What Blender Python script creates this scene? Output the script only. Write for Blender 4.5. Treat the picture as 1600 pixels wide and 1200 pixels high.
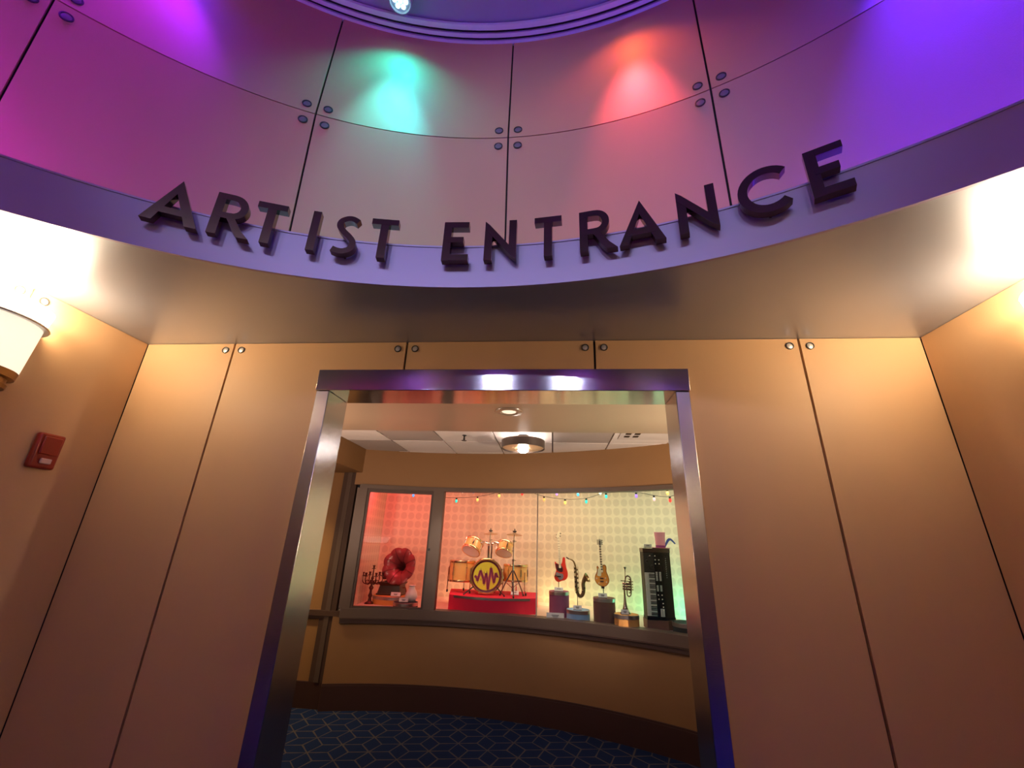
import bpy, math, random
from math import sin, cos, pi, radians, sqrt, atan2, hypot
from mathutils import Matrix, Vector
random.seed(7)
SC = bpy.context.scene
for _o in list(bpy.data.objects): bpy.data.objects.remove(_o)
COL = SC.collection

# ------------------------------------------------------------------ camera, world, exposure, lamps
def make_camera():
    yaw, pitch, roll = 0.1017, 0.3635, 0.0370
    F0 = Vector((-sin(yaw), cos(yaw), 0)); R0 = Vector((cos(yaw), sin(yaw), 0)); Z = Vector((0, 0, 1))
    F = F0*cos(pitch) + Z*sin(pitch); U = Z*cos(pitch) - F0*sin(pitch)
    R2 = R0*cos(roll) + U*sin(roll); U2 = U*cos(roll) - R0*sin(roll)
    m = Matrix(((R2.x, U2.x, -F.x, 0.1274), (R2.y, U2.y, -F.y, -2.3615), (R2.z, U2.z, -F.z, 1.55), (0, 0, 0, 1)))
    cam = bpy.data.cameras.new('camera'); cam.sensor_width = 36; cam.lens = 661.05*36/1600
    cam.clip_start = 0.05; cam.clip_end = 60
    o = bpy.data.objects.new('camera', cam); COL.objects.link(o); o.matrix_world = m
    SC.camera = o
make_camera()
w = bpy.data.worlds.new('world'); SC.world = w; w.use_nodes = True
w.node_tree.nodes['Background'].inputs[0].default_value = (0.9, 0.75, 0.8, 1)
w.node_tree.nodes['Background'].inputs[1].default_value = 0.01
SC.view_settings.view_transform = 'Standard'; SC.view_settings.look = 'None'
SC.view_settings.exposure = 0.0; SC.view_settings.gamma = 1.0; SC.view_settings.use_curve_mapping = False
SC.cycles.max_bounces = 8; SC.cycles.diffuse_bounces = 5; SC.cycles.glossy_bounces = 4
SC.cycles.transparent_max_bounces = 12
SC.cycles.use_denoising = True
SC.cycles.sample_clamp_indirect = 6.0

CX, CY = -0.222, -3.722          # axis of the rotunda
RB = 3.121                       # lower band radius
RP = 3.779                       # upper panel radius
RLOW, RJ, RTOP = 3.99, 3.775, 3.790   # the panel rows lean: foot, joint and top radius
HX, HY, HR = -0.944, -1.445, 3.986   # axis and radius of the curved hall wall
ZS = 2.74                        # soffit height

def lamp(name, kind, loc, energy, color, aim=None, size=0.1, size_y=None, angle=60, blend=1.0):
    d = bpy.data.lights.new(name, kind); d.energy = energy; d.color = color
    if kind == 'AREA':
        d.size = size
        if size_y: d.shape = 'RECTANGLE'; d.size_y = size_y
    else:
        d.shadow_soft_size = size
    if kind == 'SPOT': d.spot_size = radians(angle); d.spot_blend = blend
    o = bpy.data.objects.new(name, d); COL.objects.link(o); o.location = loc
    if aim is not None:
        o.rotation_euler = (Vector(aim) - Vector(loc)).to_track_quat('-Z', 'Y').to_euler()
    return o

def rim(a, r, z):                # a point on the rotunda; angle in degrees, 0 = over the doorway, clockwise
    return (CX + r*sin(radians(a)), CY + r*cos(radians(a)), z)

# ring of coloured ceiling spots (angle, colour name, near colour and watts, far colour and watts); each has its fixture built below
SPOTS = [(-14.86, 'green', (0.0, 0.80, 0.85), 48, (0.05, 0.72, 0.85), 260), (15.2, 'orange', (1.0, 0.15, 0.02), 26, (1.0, 0.09, 0.13), 260),
         (44, 'blue', (0.0, 0.01, 1.0), 110, (0.06, 0.01, 1.0), 2500), (73, 'blue', (0.0, 0.01, 1.0), 260, (0.0, 0.01, 1.0), 1500),
         (105, 'violet', (0.2, 0.08, 1.0), 60, (0.10, 0.06, 1.0), 420), (135, 'blue', (0.12, 0.08, 1.0), 60, (0.10, 0.06, 1.0), 420),
         (165, 'violet', (0.25, 0.10, 1.0), 60, (0.14, 0.07, 1.0), 420), (195, 'blue', (0.12, 0.08, 1.0), 60, (0.14, 0.07, 1.0), 420),
         (225, 'violet', (0.25, 0.08, 1.0), 60, (0.14, 0.07, 1.0), 420), (255, 'pink', (1.0, 0.08, 0.9), 60, (1.0, 0.08, 0.9), 150),
         (301, 'magenta', (0.3, 0.0, 1.0), 110, (0.55, 0.0, 1.0), 2000), (321, 'purple', (0.10, 0.0, 1.0), 26, (0.30, 0.01, 1.0), 130)]
for a, nm_, c, e, c2, e2 in SPOTS:
    lamp('rotunda_spot', 'SPOT', rim(a, 3.50, 5.675), e, c, aim=rim(a, 3.80, 3.6), size=0.05, angle=120, blend=1.0)
    lamp('rotunda_spot_low', 'SPOT', rim(a, 3.48, 5.675), e2, c2, aim=rim(a, 3.86, 3.4), size=0.05, angle=42 if abs(a) < 20 else 60, blend=1.0)
# wash lamps added without fixtures, onto the lower band and front panels
for a, c, e in [(150, (0.15, 0.15, 1.0), 45), (168, (0.60, 0.66, 0.95), 290), (197, (0.60, 0.66, 0.95), 310), (232, (0.5, 0.5, 1.0), 180), (-25, (0.15, 0.15, 1.0), 110), (0, (0.15, 0.15, 1.0), 110), (25, (0.15, 0.15, 1.0), 110)]:
    lamp('rotunda_wash', 'SPOT', rim(a, 3.3, 5.55), e, c, aim=rim(0 if a > 160 else a-180, 3.1, 3.9 if a > 160 else 3.2), size=0.05, angle=38 if a > 160 else 30, blend=1.0)
SCONCES = [(-2.608, -0.78, 1), (2.222, -0.78, -1), (-2.608, -6.65, 1), (2.222, -6.65, -1)]
for x, y, s in SCONCES:
    lamp('sconce_bulb', 'POINT', (x + s*0.13, y, 2.625), 28, (1.0, 0.77, 0.49), size=0.05)
# two unseen sconces added behind the doorway wall to brighten the hall ceiling
ADDED_SCONCES = [(-1.85, 0.195, -1.0), (1.5, 0.195, -1.0)]
for i, (x, y, dz) in enumerate(ADDED_SCONCES):
    lamp('hall_sconce_bulb', 'POINT', (x, y + 0.10, 2.62 + dz), (75, 110)[i], ((1.0, 0.70, 0.52), (1.0, 0.80, 0.60))[i], size=0.05)
# hall lamp and display case lamps
lamp('hall_lamp_bulb', 'POINT', (-0.15, 1.62, 2.36), 0.4, (1.0, 0.86, 0.72), size=0.06)
def case_lamp(ang, col, watts, r=4.10, z=2.25, w=0.45, aimr=4.75, aimz=1.1):
    a_ = radians(ang)
    lamp('case_lamp', 'AREA', (HX+r*sin(a_), HY+r*cos(a_), z), watts, col, aim=(HX+aimr*sin(a_), HY+aimr*cos(a_), aimz), size=w, size_y=0.08)
for ang, col, watts in ((-12, (1.0, 0.07, 0.10), 7.5), (-6, (1.0, 0.04, 0.05), 3.0), (0, (1.0, 0.26, 0.19), 3.3), (6, (1.0, 0.47, 0.34), 4.1), (13, (1.0, 0.74, 0.52), 4.6), (20, (0.98, 0.98, 0.66), 4.6), (27, (0.96, 0.96, 0.72), 3.0), (34, (0.9, 0.92, 0.75), 2.6)):
    case_lamp(ang, col, watts)
for ang, col, watts in ((20, (0.40, 1.0, 0.45), 0.5), (26, (0.08, 1.0, 0.5), 1.0), (32, (0.0, 1.0, 0.75), 2.2), (37, (0.0, 1.0, 0.85), 2.6)):
    case_lamp(ang, col, watts, r=4.80, z=0.90, w=0.35, aimr=5.1, aimz=1.3)
for ang, col, watts in ((-1, (1.0, 0.5, 0.25), 0.7), (6, (1.0, 0.6, 0.3), 0.9), (13, (1.0, 0.8, 0.35), 1.2)):
    case_lamp(ang, col, watts, r=4.80, z=0.90, w=0.4, aimr=5.1, aimz=1.3)

# three hall spots added out of view to front-light the exhibits through the glass
ADDED_SPOTS = [(-1.15, 1.08, (-0.75, 2.8, 1.2)), (0.0, 1.08, (0.25, 2.6, 1.15)), (1.05, 1.02, (0.85, 2.3, 1.2))]
for x, y, t in ADDED_SPOTS:
    lamp('hall_spot', 'SPOT', (x, y, 2.445), 90 if x < 0.5 else 130, (1.0, 0.90, 0.78), aim=t, size=0.03, angle=36, blend=0.9)

# ------------------------------------------------------------------ materials
MATS = {}
def mat(name, col, rough=0.5, metal=0.0, var=0.06, vscale=6.0, bump=0.0, bscale=60.0, emit=None, estr=0.0, stretch=(1, 1, 1), aniso=0.0, tangent='Z', spec=0.5, coat=0.0):
    if name in MATS: return MATS[name]
    m = bpy.data.materials.new(name); m.use_nodes = True; MATS[name] = m
    nt = m.node_tree; N = nt.nodes; Lk = nt.links; b = N['Principled BSDF']
    b.inputs['Roughness'].default_value = rough; b.inputs['Metallic'].default_value = metal
    b.inputs['Specular IOR Level'].default_value = spec; b.inputs['Coat Weight'].default_value = coat
    tc = N.new('ShaderNodeTexCoord'); mp = N.new('ShaderNodeMapping'); mp.inputs['Scale'].default_value = stretch
    Lk.new(tc.outputs['Object'], mp.inputs['Vector'])
    no = N.new('ShaderNodeTexNoise'); no.inputs['Scale'].default_value = vscale; no.inputs['Detail'].default_value = 4
    Lk.new(mp.outputs[0], no.inputs['Vector'])
    mx = N.new('ShaderNodeMixRGB'); mx.inputs[1].default_value = tuple(max(0, c*(1-var)) for c in col) + (1,)
    mx.inputs[2].default_value = tuple(min(1, c*(1+var)) for c in col) + (1,)
    Lk.new(no.outputs['Fac'], mx.inputs[0]); Lk.new(mx.outputs[0], b.inputs['Base Color'])
    if bump:
        n2 = N.new('ShaderNodeTexNoise'); n2.inputs['Scale'].default_value = bscale; n2.inputs['Detail'].default_value = 3
        Lk.new(mp.outputs[0], n2.inputs['Vector'])
        bp = N.new('ShaderNodeBump'); bp.inputs['Strength'].default_value = bump; bp.inputs['Distance'].default_value = 0.01
        Lk.new(n2.outputs['Fac'], bp.inputs['Height']); Lk.new(bp.outputs[0], b.inputs['Normal'])
    if aniso:
        b.inputs['Anisotropic'].default_value = aniso
        tg = N.new('ShaderNodeTangent'); tg.direction_type = 'RADIAL'; tg.axis = tangent
        Lk.new(tg.outputs[0], b.inputs['Tangent'])
    if emit:
        b.inputs['Emission Color'].default_value = tuple(emit) + (1,); b.inputs['Emission Strength'].default_value = estr
    return m

PANEL = mat('champagne_panel', (0.58, 0.36, 0.195), rough=0.5, metal=0.0, spec=0.25, var=0.04, vscale=3, bump=0.06, bscale=220, stretch=(1, 1, 0.6))
JOINT = mat('joint_black', (0.012, 0.010, 0.012), rough=0.8)
SOFFIT = mat('soffit_metal', (0.41, 0.455, 0.57), rough=0.34, metal=0.72, var=0.03, vscale=2, bump=0.12, bscale=2.5)
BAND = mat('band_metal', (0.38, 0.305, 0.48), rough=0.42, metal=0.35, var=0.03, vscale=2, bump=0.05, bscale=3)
RINGW = mat('ring_white', (0.80, 0.88, 0.88), rough=0.6)
DOME = mat('dome_paint', (0.34, 0.37, 0.42), rough=0.7)
STEEL = mat('brushed_steel', (0.58, 0.56, 0.57), rough=0.26, metal=1.0, var=0.05, vscale=5, bump=0.03, bscale=40, stretch=(1, 1, 14), aniso=0.6, tangent='Z')
STEELH = mat('brushed_steel_header', (0.58, 0.56, 0.57), rough=0.15, metal=1.0, var=0.05, vscale=5, bump=0.02, bscale=40, stretch=(1, 14, 14), aniso=0.92, tangent='X')
STUDC = mat('stud_cap', (0.62, 0.58, 0.56), rough=0.35, metal=0.6)
STUDR = mat('stud_ring', (0.03, 0.025, 0.025), rough=0.5)
BRONZE = mat('letter_bronze', (0.18, 0.11, 0.085), rough=0.16, metal=1.0, var=0.05)
HALL = mat('hall_paint', (0.245, 0.12, 0.041), rough=0.6, var=0.04, bump=0.05, bscale=150)
HALLC = mat('hall_ceiling_paint', (0.29, 0.205, 0.14), rough=0.30, spec=0.7, var=0.03)
CORE = mat('wall_core', (0.30, 0.20, 0.12), rough=0.8)
TRIMB = mat('trim_bronze', (0.105, 0.068, 0.05), rough=0.45, metal=0.2, var=0.05)
TRIMD = mat('trim_dark', (0.06, 0.030, 0.020), rough=0.5, var=0.08)
BASEB = mat('baseboard_dark', (0.045, 0.017, 0.012), rough=0.5, var=0.08)
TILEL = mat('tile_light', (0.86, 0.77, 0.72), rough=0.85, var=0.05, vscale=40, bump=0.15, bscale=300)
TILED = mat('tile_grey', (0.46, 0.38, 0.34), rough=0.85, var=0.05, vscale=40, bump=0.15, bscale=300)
GRID = mat('tile_grid', (0.16, 0.11, 0.09), rough=0.6)
WHITE = mat('white_card', (0.80, 0.78, 0.74), rough=0.6)
INK = mat('card_ink', (0.18, 0.17, 0.17), rough=0.7)
BLACK = mat('black_satin', (0.015, 0.014, 0.014), rough=0.35)
CHROME = mat('chrome', (0.72, 0.70, 0.68), rough=0.15, metal=1.0)
BRASS = mat('brass', (0.62, 0.40, 0.16), rough=0.25, metal=1.0)
CASEF = mat('case_floor_wood', (0.78, 0.64, 0.52), rough=0.45, var=0.15, vscale=4, stretch=(1, 8, 1))
CASEC = mat('case_ceiling', (0.30, 0.22, 0.18), rough=0.8)
REDP = mat('fire_red', (0.26, 0.018, 0.010), rough=0.35)

def glass_mat():
    m = bpy.data.materials.new('window_glass'); m.use_nodes = True; nt = m.node_tree; N = nt.nodes; Lk = nt.links
    N.remove(N['Principled BSDF'])
    tr = N.new('ShaderNodeBsdfTransparent'); tr.inputs[0].default_value = (0.97, 0.98, 0.97, 1)
    gl = N.new('ShaderNodeBsdfGlossy'); gl.inputs['Roughness'].default_value = 0.01
    fr = N.new('ShaderNodeFresnel'); fr.inputs['IOR'].default_value = 1.5
    mx = N.new('ShaderNodeMixShader'); Lk.new(fr.outputs[0], mx.inputs[0]); Lk.new(tr.outputs[0], mx.inputs[1]); Lk.new(gl.outputs[0], mx.inputs[2])
    Lk.new(mx.outputs[0], N['Material Output'].inputs['Surface'])
    return m
GLASS = glass_mat()

def math_node(N, Lk, op, a, b=None, c=None):
    n = N.new('ShaderNodeMath'); n.operation = op
    for i, v in enumerate((a, b, c)):
        if v is None: continue
        if isinstance(v, (int, float)): n.inputs[i].default_value = v
        else: Lk.new(v, n.inputs[i])
    return n.outputs[0]

def wallpaper_mat(side=False):
    m = bpy.data.materials.new('dotted_wallpaper'); m.use_nodes = True; nt = m.node_tree; N = nt.nodes; Lk = nt.links
    b = N['Principled BSDF']; b.inputs['Roughness'].default_value = 0.65
    tc = N.new('ShaderNodeTexCoord'); sp = N.new('ShaderNodeSeparateXYZ'); Lk.new(tc.outputs['Object'], sp.inputs[0])
    M = lambda op, a, b=None, c=None: math_node(N, Lk, op, a, b, c)
    dx = M('SUBTRACT', sp.outputs[0], HX); dy = M('SUBTRACT', sp.outputs[1], HY)
    u = M('MULTIPLY', M('ARCTAN2', dx, dy), 5.0/0.098)
    if side: u = M('MULTIPLY', sp.outputs[1], 1/0.098)
    v = M('MULTIPLY', sp.outputs[2], 1/0.107)
    fu = M('SUBTRACT', M('FRACT', u), 0.5); fv = M('SUBTRACT', M('FRACT', v), 0.5)
    r = M('SQRT', M('ADD', M('MULTIPLY', fu, fu), M('MULTIPLY', fv, fv)))
    disc = M('SUBTRACT', 1.0, M('SMOOTH_MIN', M('MULTIPLY', M('MAXIMUM', M('SUBTRACT', r, 0.385), 0.0), 16.0), 1.0, 0.05))
    ring = M('ABSOLUTE', M('SINE', M('MULTIPLY', r, 40.0)))
    fac = M('MULTIPLY', disc, M('ADD', 0.72, M('MULTIPLY', ring, 0.28)))
    mx = N.new('ShaderNodeMixRGB'); mx.inputs[1].default_value = (0.74, 0.68, 0.50, 1); mx.inputs[2].default_value = (0.615, 0.56, 0.41, 1)
    Lk.new(fac, mx.inputs[0]); Lk.new(mx.outputs[0], b.inputs['Base Color'])
    return m
PAPER = wallpaper_mat(); PAPERS = wallpaper_mat(True)

def carpet_mat():
    # tumbling-block pattern: a triangular lattice of lines with every third segment left out
    m = bpy.data.materials.new('block_carpet'); m.use_nodes = True; nt = m.node_tree; N = nt.nodes; Lk = nt.links
    b = N['Principled BSDF']; b.inputs['Roughness'].default_value = 0.95; b.inputs['Specular IOR Level'].default_value = 0.1
    tc = N.new('ShaderNodeTexCoord'); nz = N.new('ShaderNodeTexNoise'); nz.inputs['Scale'].default_value = 7.0
    Lk.new(tc.outputs['Object'], nz.inputs['Vector'])
    sp = N.new('ShaderNodeSeparateXYZ'); Lk.new(tc.outputs['Object'], sp.inputs[0])
    M = lambda op, a, b=None, c=None: math_node(N, Lk, op, a, b, c)
    S = 0.155; h = S*sqrt(3)/2; rot0 = radians(12)
    lines = None; shade = None
    wdt = M('MULTIPLY', nz.outputs['Fac'], 0.085)
    for k in range(3):
        a = rot0 + k*2*pi/3
        t = M('ADD', M('MULTIPLY', sp.outputs[0], cos(a)/S), M('MULTIPLY', sp.outputs[1], sin(a)/S))
        v = M('ADD', M('MULTIPLY', sp.outputs[0], -sin(a)/h), M('MULTIPLY', sp.outputs[1], cos(a)/h))
        r = M('ROUND', v); d = M('ABSOLUTE', M('SUBTRACT', v, r))
        i = M('FLOOR', M('SUBTRACT', t, M('MULTIPLY', r, 0.5)))
        c = M('FLOORED_MODULO', M('SUBTRACT', i, r), 3.0)
        show = M('GREATER_THAN', M('ABSOLUTE', M('SUBTRACT', c, 1.0)), 0.5)
        ln = M('MULTIPLY', M('LESS_THAN', d, wdt), show)
        lines = ln if lines is None else M('MAXIMUM', lines, ln)
    n2 = N.new('ShaderNodeTexNoise'); n2.inputs['Scale'].default_value = 160
    Lk.new(tc.outputs['Object'], n2.inputs['Vector'])
    base = N.new('ShaderNodeMixRGB'); base.inputs[1].default_value = (0.006, 0.015, 0.055, 1); base.inputs[2].default_value = (0.013, 0.028, 0.09, 1)
    Lk.new(n2.outputs['Fac'], base.inputs[0])
    mx = N.new('ShaderNodeMixRGB'); mx.inputs[2].default_value = (0.085, 0.075, 0.08, 1)
    Lk.new(base.outputs[0], mx.inputs[1]); Lk.new(lines, mx.inputs[0]); Lk.new(mx.outputs[0], b.inputs['Base Color'])
    bp = N.new('ShaderNodeBump'); bp.inputs['Strength'].default_value = 0.3; bp.inputs['Distance'].default_value = 0.004
    Lk.new(n2.outputs['Fac'], bp.inputs['Height']); Lk.new(bp.outputs[0], b.inputs['Normal'])
    return m
CARPET = carpet_mat()

# ------------------------------------------------------------------ mesh builder
class MB:
    def __init__(s): s.v = []; s.f = []; s.m = []
    def add(s, verts, faces, mi=0, M=None):
        o = len(s.v)
        s.v += [tuple(M @ Vector(p)) if M is not None else tuple(p) for p in verts]
        s.f += [tuple(i+o for i in f) for f in faces]; s.m += [mi]*len(faces); return s
    def box(s, x0, x1, y0, y1, z0, z1, mi=0, M=None):
        v = [(x, y, z) for z in (z0, z1) for y in (y0, y1) for x in (x0, x1)]
        return s.add(v, [(0, 2, 3, 1), (4, 5, 7, 6), (0, 1, 5, 4), (2, 6, 7, 3), (0, 4, 6, 2), (1, 3, 7, 5)], mi, M)
    def prism(s, pts, y0, y1, mi=0, M=None):      # outline in x,z (counter-clockwise seen from -y), from y0 (front) to y1
        n = len(pts)
        ar = sum(pts[i][0]*pts[(i+1) % n][1] - pts[(i+1) % n][0]*pts[i][1] for i in range(n))
        if ar < 0: pts = pts[::-1]
        v = [(x, y0, z) for x, z in pts] + [(x, y1, z) for x, z in pts]
        f = [tuple(range(n)), tuple(range(2*n-1, n-1, -1))] + [(i, i+n, (i+1) % n + n, (i+1) % n) for i in range(n)]
        return s.add(v, f, mi, M)
    def slab(s, pts, z0, z1, mi=0, M=None):       # outline in x,y
        n = len(pts)
        ar = sum(pts[i][0]*pts[(i+1) % n][1] - pts[(i+1) % n][0]*pts[i][1] for i in range(n))
        if ar < 0: pts = pts[::-1]
        v = [(x, y, z0) for x, y in pts] + [(x, y, z1) for x, y in pts]
        f = [tuple(range(n-1, -1, -1)), tuple(range(n, 2*n))] + [(i, (i+1) % n, (i+1) % n + n, i+n) for i in range(n)]
        return s.add(v, f, mi, M)
    def lathe(s, prof, seg=24, mi=0, M=None, cap=True, mod=None):   # prof [(r,z)] about z
        v = []; f = []; n = len(prof)
        for j, (r, z) in enumerate(prof):
            for i in range(seg):
                a = 2*pi*i/seg; rr, zz = (r, z) if mod is None else mod(r, z, a, j)
                v.append((rr*cos(a), rr*sin(a), zz))
        for j in range(n-1):
            for i in range(seg):
                i2 = (i+1) % seg; f.append((j*seg+i, j*seg+i2, (j+1)*seg+i2, (j+1)*seg+i))
        if cap: f.append(tuple(range(seg-1, -1, -1))); f.append(tuple((n-1)*seg+i for i in range(seg)))
        return s.add(v, f, mi, M)
    def tube(s, path, r, seg=8, mi=0, M=None):
        P = [Vector(p) for p in path]; n = len(P); rs = r if isinstance(r, (list, tuple)) else [r]*n
        v = []; f = []; up = None
        for i in range(n):
            t = (P[min(i+1, n-1)] - P[max(i-1, 0)]).normalized()
            if up is None:
                up = t.orthogonal().normalized()
            up = (up - t*up.dot(t)).normalized(); sd = t.cross(up)
            for k in range(seg):
                a = 2*pi*k/seg; v.append(tuple(P[i] + (up*cos(a) + sd*sin(a))*rs[i]))
        for j in range(n-1):
            for k in range(seg):
                k2 = (k+1) % seg; f.append((j*seg+k, j*seg+k2, (j+1)*seg+k2, (j+1)*seg+k))
        f.append(tuple(range(seg-1, -1, -1))); f.append(tuple((n-1)*seg+k for k in range(seg)))
        return s.add(v, f, mi, M)
    def ball(s, c, rx, ry=None, rz=None, seg=12, ring=8, mi=0):
        ry = ry or rx; rz = rz or rx
        pr = [(max(1e-4, sin(pi*j/ring)), -cos(pi*j/ring)) for j in range(ring+1)]
        return s.lathe(pr, seg, mi, Matrix.Translation(c) @ Matrix.Diagonal((rx, ry, rz, 1)))
    def arc(s, cx, cy, r0, r1, a0, a1, z0, z1, n=24, mi=0):          # curved block, angles in degrees clockwise from +y
        v = []; f = []
        for i in range(n+1):
            a = radians(a0 + (a1-a0)*i/n)
            for r in (r0, r1):
                for z in (z0, z1): v.append((cx + r*sin(a), cy + r*cos(a), z))
        for i in range(n):
            b, c = 4*i, 4*i+4
            f += [(b, c, c+1, b+1), (b+2, b+3, c+3, c+2), (b+1, c+1, c+3, b+3), (b, b+2, c+2, c)]
        if abs(abs(a1-a0)-360) > 1e-3: f += [(0, 1, 3, 2), (4*n, 4*n+2, 4*n+3, 4*n+1)]
        return s.add(v, f, mi)
    def arc_t(s, cx, cy, rb, rt, t, a0, a1, z0, z1, n=24, mi=0):     # curved block leaning: radius rb at z0, rt at z1, thickness t
        v = []; f = []
        for i in range(n+1):
            a = radians(a0 + (a1-a0)*i/n)
            for k in (0, t):
                for r, z in ((rb+k, z0), (rt+k, z1)): v.append((cx + r*sin(a), cy + r*cos(a), z))
        for i in range(n):
            b, c = 4*i, 4*i+4
            f += [(b, c, c+1, b+1), (b+2, b+3, c+3, c+2), (b+1, c+1, c+3, b+3), (b, b+2, c+2, c)]
        if abs(abs(a1-a0)-360) > 1e-3: f += [(0, 1, 3, 2), (4*n, 4*n+2, 4*n+3, 4*n+1)]
        return s.add(v, f, mi)
    def build(s, name, mats, parent=None, smooth=35, loc=None):
        me = bpy.data.meshes.new(name); me.from_pydata(s.v, [], s.f)
        for m in (mats if isinstance(mats, (list, tuple)) else [mats]): me.materials.append(m)
        me.polygons.foreach_set('material_index', s.m)
        me.update(); me.validate()
        if smooth:
            me.polygons.foreach_set('use_smooth', [True]*len(me.polygons))
            me.set_sharp_from_angle(angle=radians(smooth))
        o = bpy.data.objects.new(name, me); COL.objects.link(o)
        if parent: o.parent = parent
        if loc: o.location = loc
        return o

def empty(name, loc, rz=0.0):
    o = bpy.data.objects.new(name, None); COL.objects.link(o); o.location = loc; o.rotation_euler = (0, 0, rz)
    o.empty_display_size = 0.05; return o
def tag(o, label=None, cat=None, group=None, kind=None):
    for k, v in (('label', label), ('category', cat), ('group', group), ('kind', kind)):
        if v: o[k] = v
    return o
def struct(o, label, cat): return tag(o, label, cat, kind='structure')
def copy_tree(o, parent=None):
    c = o.copy(); COL.objects.link(c)
    if parent: c.parent = parent
    for ch in list(o.children): copy_tree(ch, c)
    return c
def share(proto, parent, loc=None, rot=None):      # another part with the same mesh
    c = proto.copy(); COL.objects.link(c); c.parent = parent
    if loc is not None: c.location = loc
    if rot is not None: c.rotation_euler = rot
    return c
def spline(pts, n=6, closed=True):
    out = []; k = len(pts)
    rng = range(k) if closed else range(k-1)
    for i in rng:
        g = lambda j: pts[j % k] if closed else pts[min(max(j, 0), k-1)]
        p0, p1, p2, p3 = g(i-1), g(i), g(i+1), g(i+2)
        for j in range(n):
            t = j/n
            out.append(tuple(0.5*((2*p1[d]) + (-p0[d]+p2[d])*t + (2*p0[d]-5*p1[d]+4*p2[d]-p3[d])*t*t + (-p0[d]+3*p1[d]-3*p2[d]+p3[d])*t**3) for d in range(len(p1))))
    if not closed: out.append(tuple(pts[-1]))
    return out
def align(axis, loc=(0, 0, 0)):                    # local z onto axis
    return Matrix.Translation(loc) @ Vector(axis).to_track_quat('Z', 'Y').to_matrix().to_4x4()
def stroke(path, wd):                              # outline of a stroked polyline in x,z
    L = []; R = []
    n = len(path)
    for i in range(n):
        a = Vector(path[max(i-1, 0)]); b = Vector(path[min(i+1, n-1)]); t = (b-a).normalized()
        ww = wd[i] if isinstance(wd, (list, tuple)) else wd
        nrm = Vector((-t.y, t.x))*ww/2; p = Vector(path[i]); L.append(tuple(p+nrm)); R.append(tuple(p-nrm))
    return L + R[::-1]

# ------------------------------------------------------------------ the vestibule
X0, X1 = -2.608, 2.222
JX = [-1.973, -0.795, 0.383, 1.562]
DL, DR, DT = -1.313, 0.900, 2.527
G = 0.007

fl = MB().box(-5, 4.6, -8.2, 4.2, -0.05, 0.0).build('floor', CARPET, smooth=0)
struct(fl, 'dark blue carpet with pale tumbling block outlines in hall', 'floor')

def stud_mesh(r):
    b = MB(); b.lathe([(r, 0), (r, 0.006), (r*0.80, 0.007), (r*0.74, 0.002)], 20, 0, cap=False)
    b.lathe([(r*0.76, 0.0), (r*0.76, 0.0035), (r*0.6, 0.005), (0.0005, 0.0055)], 20, 1, cap=False)
    return b
# front wall: core with doorway, faced with metal panels
core = MB()
core.box(X0-0.15, DL+0.02, 0.021, 0.19, 0, ZS+0.24); core.box(DR-0.02, X1+0.15, 0.021, 0.19, 0, ZS+0.24); core.box(DL+0.02, DR-0.02, 0.021, 0.19, DT-0.02, ZS+0.24)
wf = core.build('wall_front', JOINT, smooth=0); struct(wf, 'amber metal panelled wall around the steel doorway', 'wall')
T = ZS-0.002
xs = [X0+0.004] + JX + [X1-0.004]
dl, dr, dt = DL+0.015, DR-0.015, DT-0.015
outl = [[(xs[0], 0), (xs[1]-G, 0), (xs[1]-G, T), (xs[0], T)],
        [(xs[1]+G, 0), (dl, 0), (dl, dt), (xs[2]-G, dt), (xs[2]-G, T), (xs[1]+G, T)],
        [(xs[2]+G, dt), (xs[3]-G, dt), (xs[3]-G, T), (xs[2]+G, T)],
        [(xs[3]+G, dt), (dr, dt), (dr, 0), (xs[4]-G, 0), (xs[4]-G, T), (xs[3]+G, T)],
        [(xs[4]+G, 0), (xs[5], 0), (xs[5], T), (xs[4]+G, T)]]
for ol in outl: MB().prism(ol, 0.0, 0.02).build('panel', PANEL, wf, smooth=0)
st0 = stud_mesh(0.0225).build('stud', [STUDR, STUDC], wf, loc=(JX[0]-0.056, 0.0, 2.691)); st0.rotation_euler = (pi/2, 0, 0)
for i, x in enumerate(JX):
    for s in (-1, 1):
        if i == 0 and s == -1: continue
        share(st0, wf, (x+s*0.056, 0.0, 2.691), (pi/2, 0, 0))
# side walls (x = X0, X1), joint at y = -0.674
for nm, x, s in (('wall_left', X0, 1), ('wall_right', X1, -1)):
    wb = MB().box(min(x, x-s*0.15)-s*0.021, max(x, x-s*0.15)-s*0.021, -1.55, 0.02, 0, ZS).build(nm, JOINT, smooth=0)
    struct(wb, 'amber metal panelled side wall with the %s' % ('white sconce and red alarm' if s == 1 else 'bright glow at its upper corner'), 'wall')
    for y0, y1 in ((-0.674+G, -0.004), (-1.55, -0.674-G)):
        MB().box(min(x, x-s*0.02), max(x, x-s*0.02), y0, y1, 0, T).build('panel', PANEL, wb, smooth=0)
    for d in (-1, 1): share(st0, wb, (x, -0.674+d*0.056, 2.691), (0, s*pi/2, 0))
# the rest of the lobby behind the camera
rw = MB()
plan = [(X0, -1.55), (-4.3, -1.55), (-4.3, -5.9), (X0, -5.9), (X0, -7.44), (X1, -7.44), (X1, -5.9), (3.9, -5.9), (3.9, -1.55), (X1, -1.55)]
for a, b in zip(plan[:-1], plan[1:]):
    d = (Vector(b)-Vector(a)).normalized(); n = Vector((d.y, -d.x))*-0.1
    rw.slab([a, b, tuple(Vector(b)-n), tuple(Vector(a)-n)], 0, ZS)
struct(rw.build('wall_rear', PANEL, smooth=0), 'amber lobby walls behind the camera', 'wall')

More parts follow.
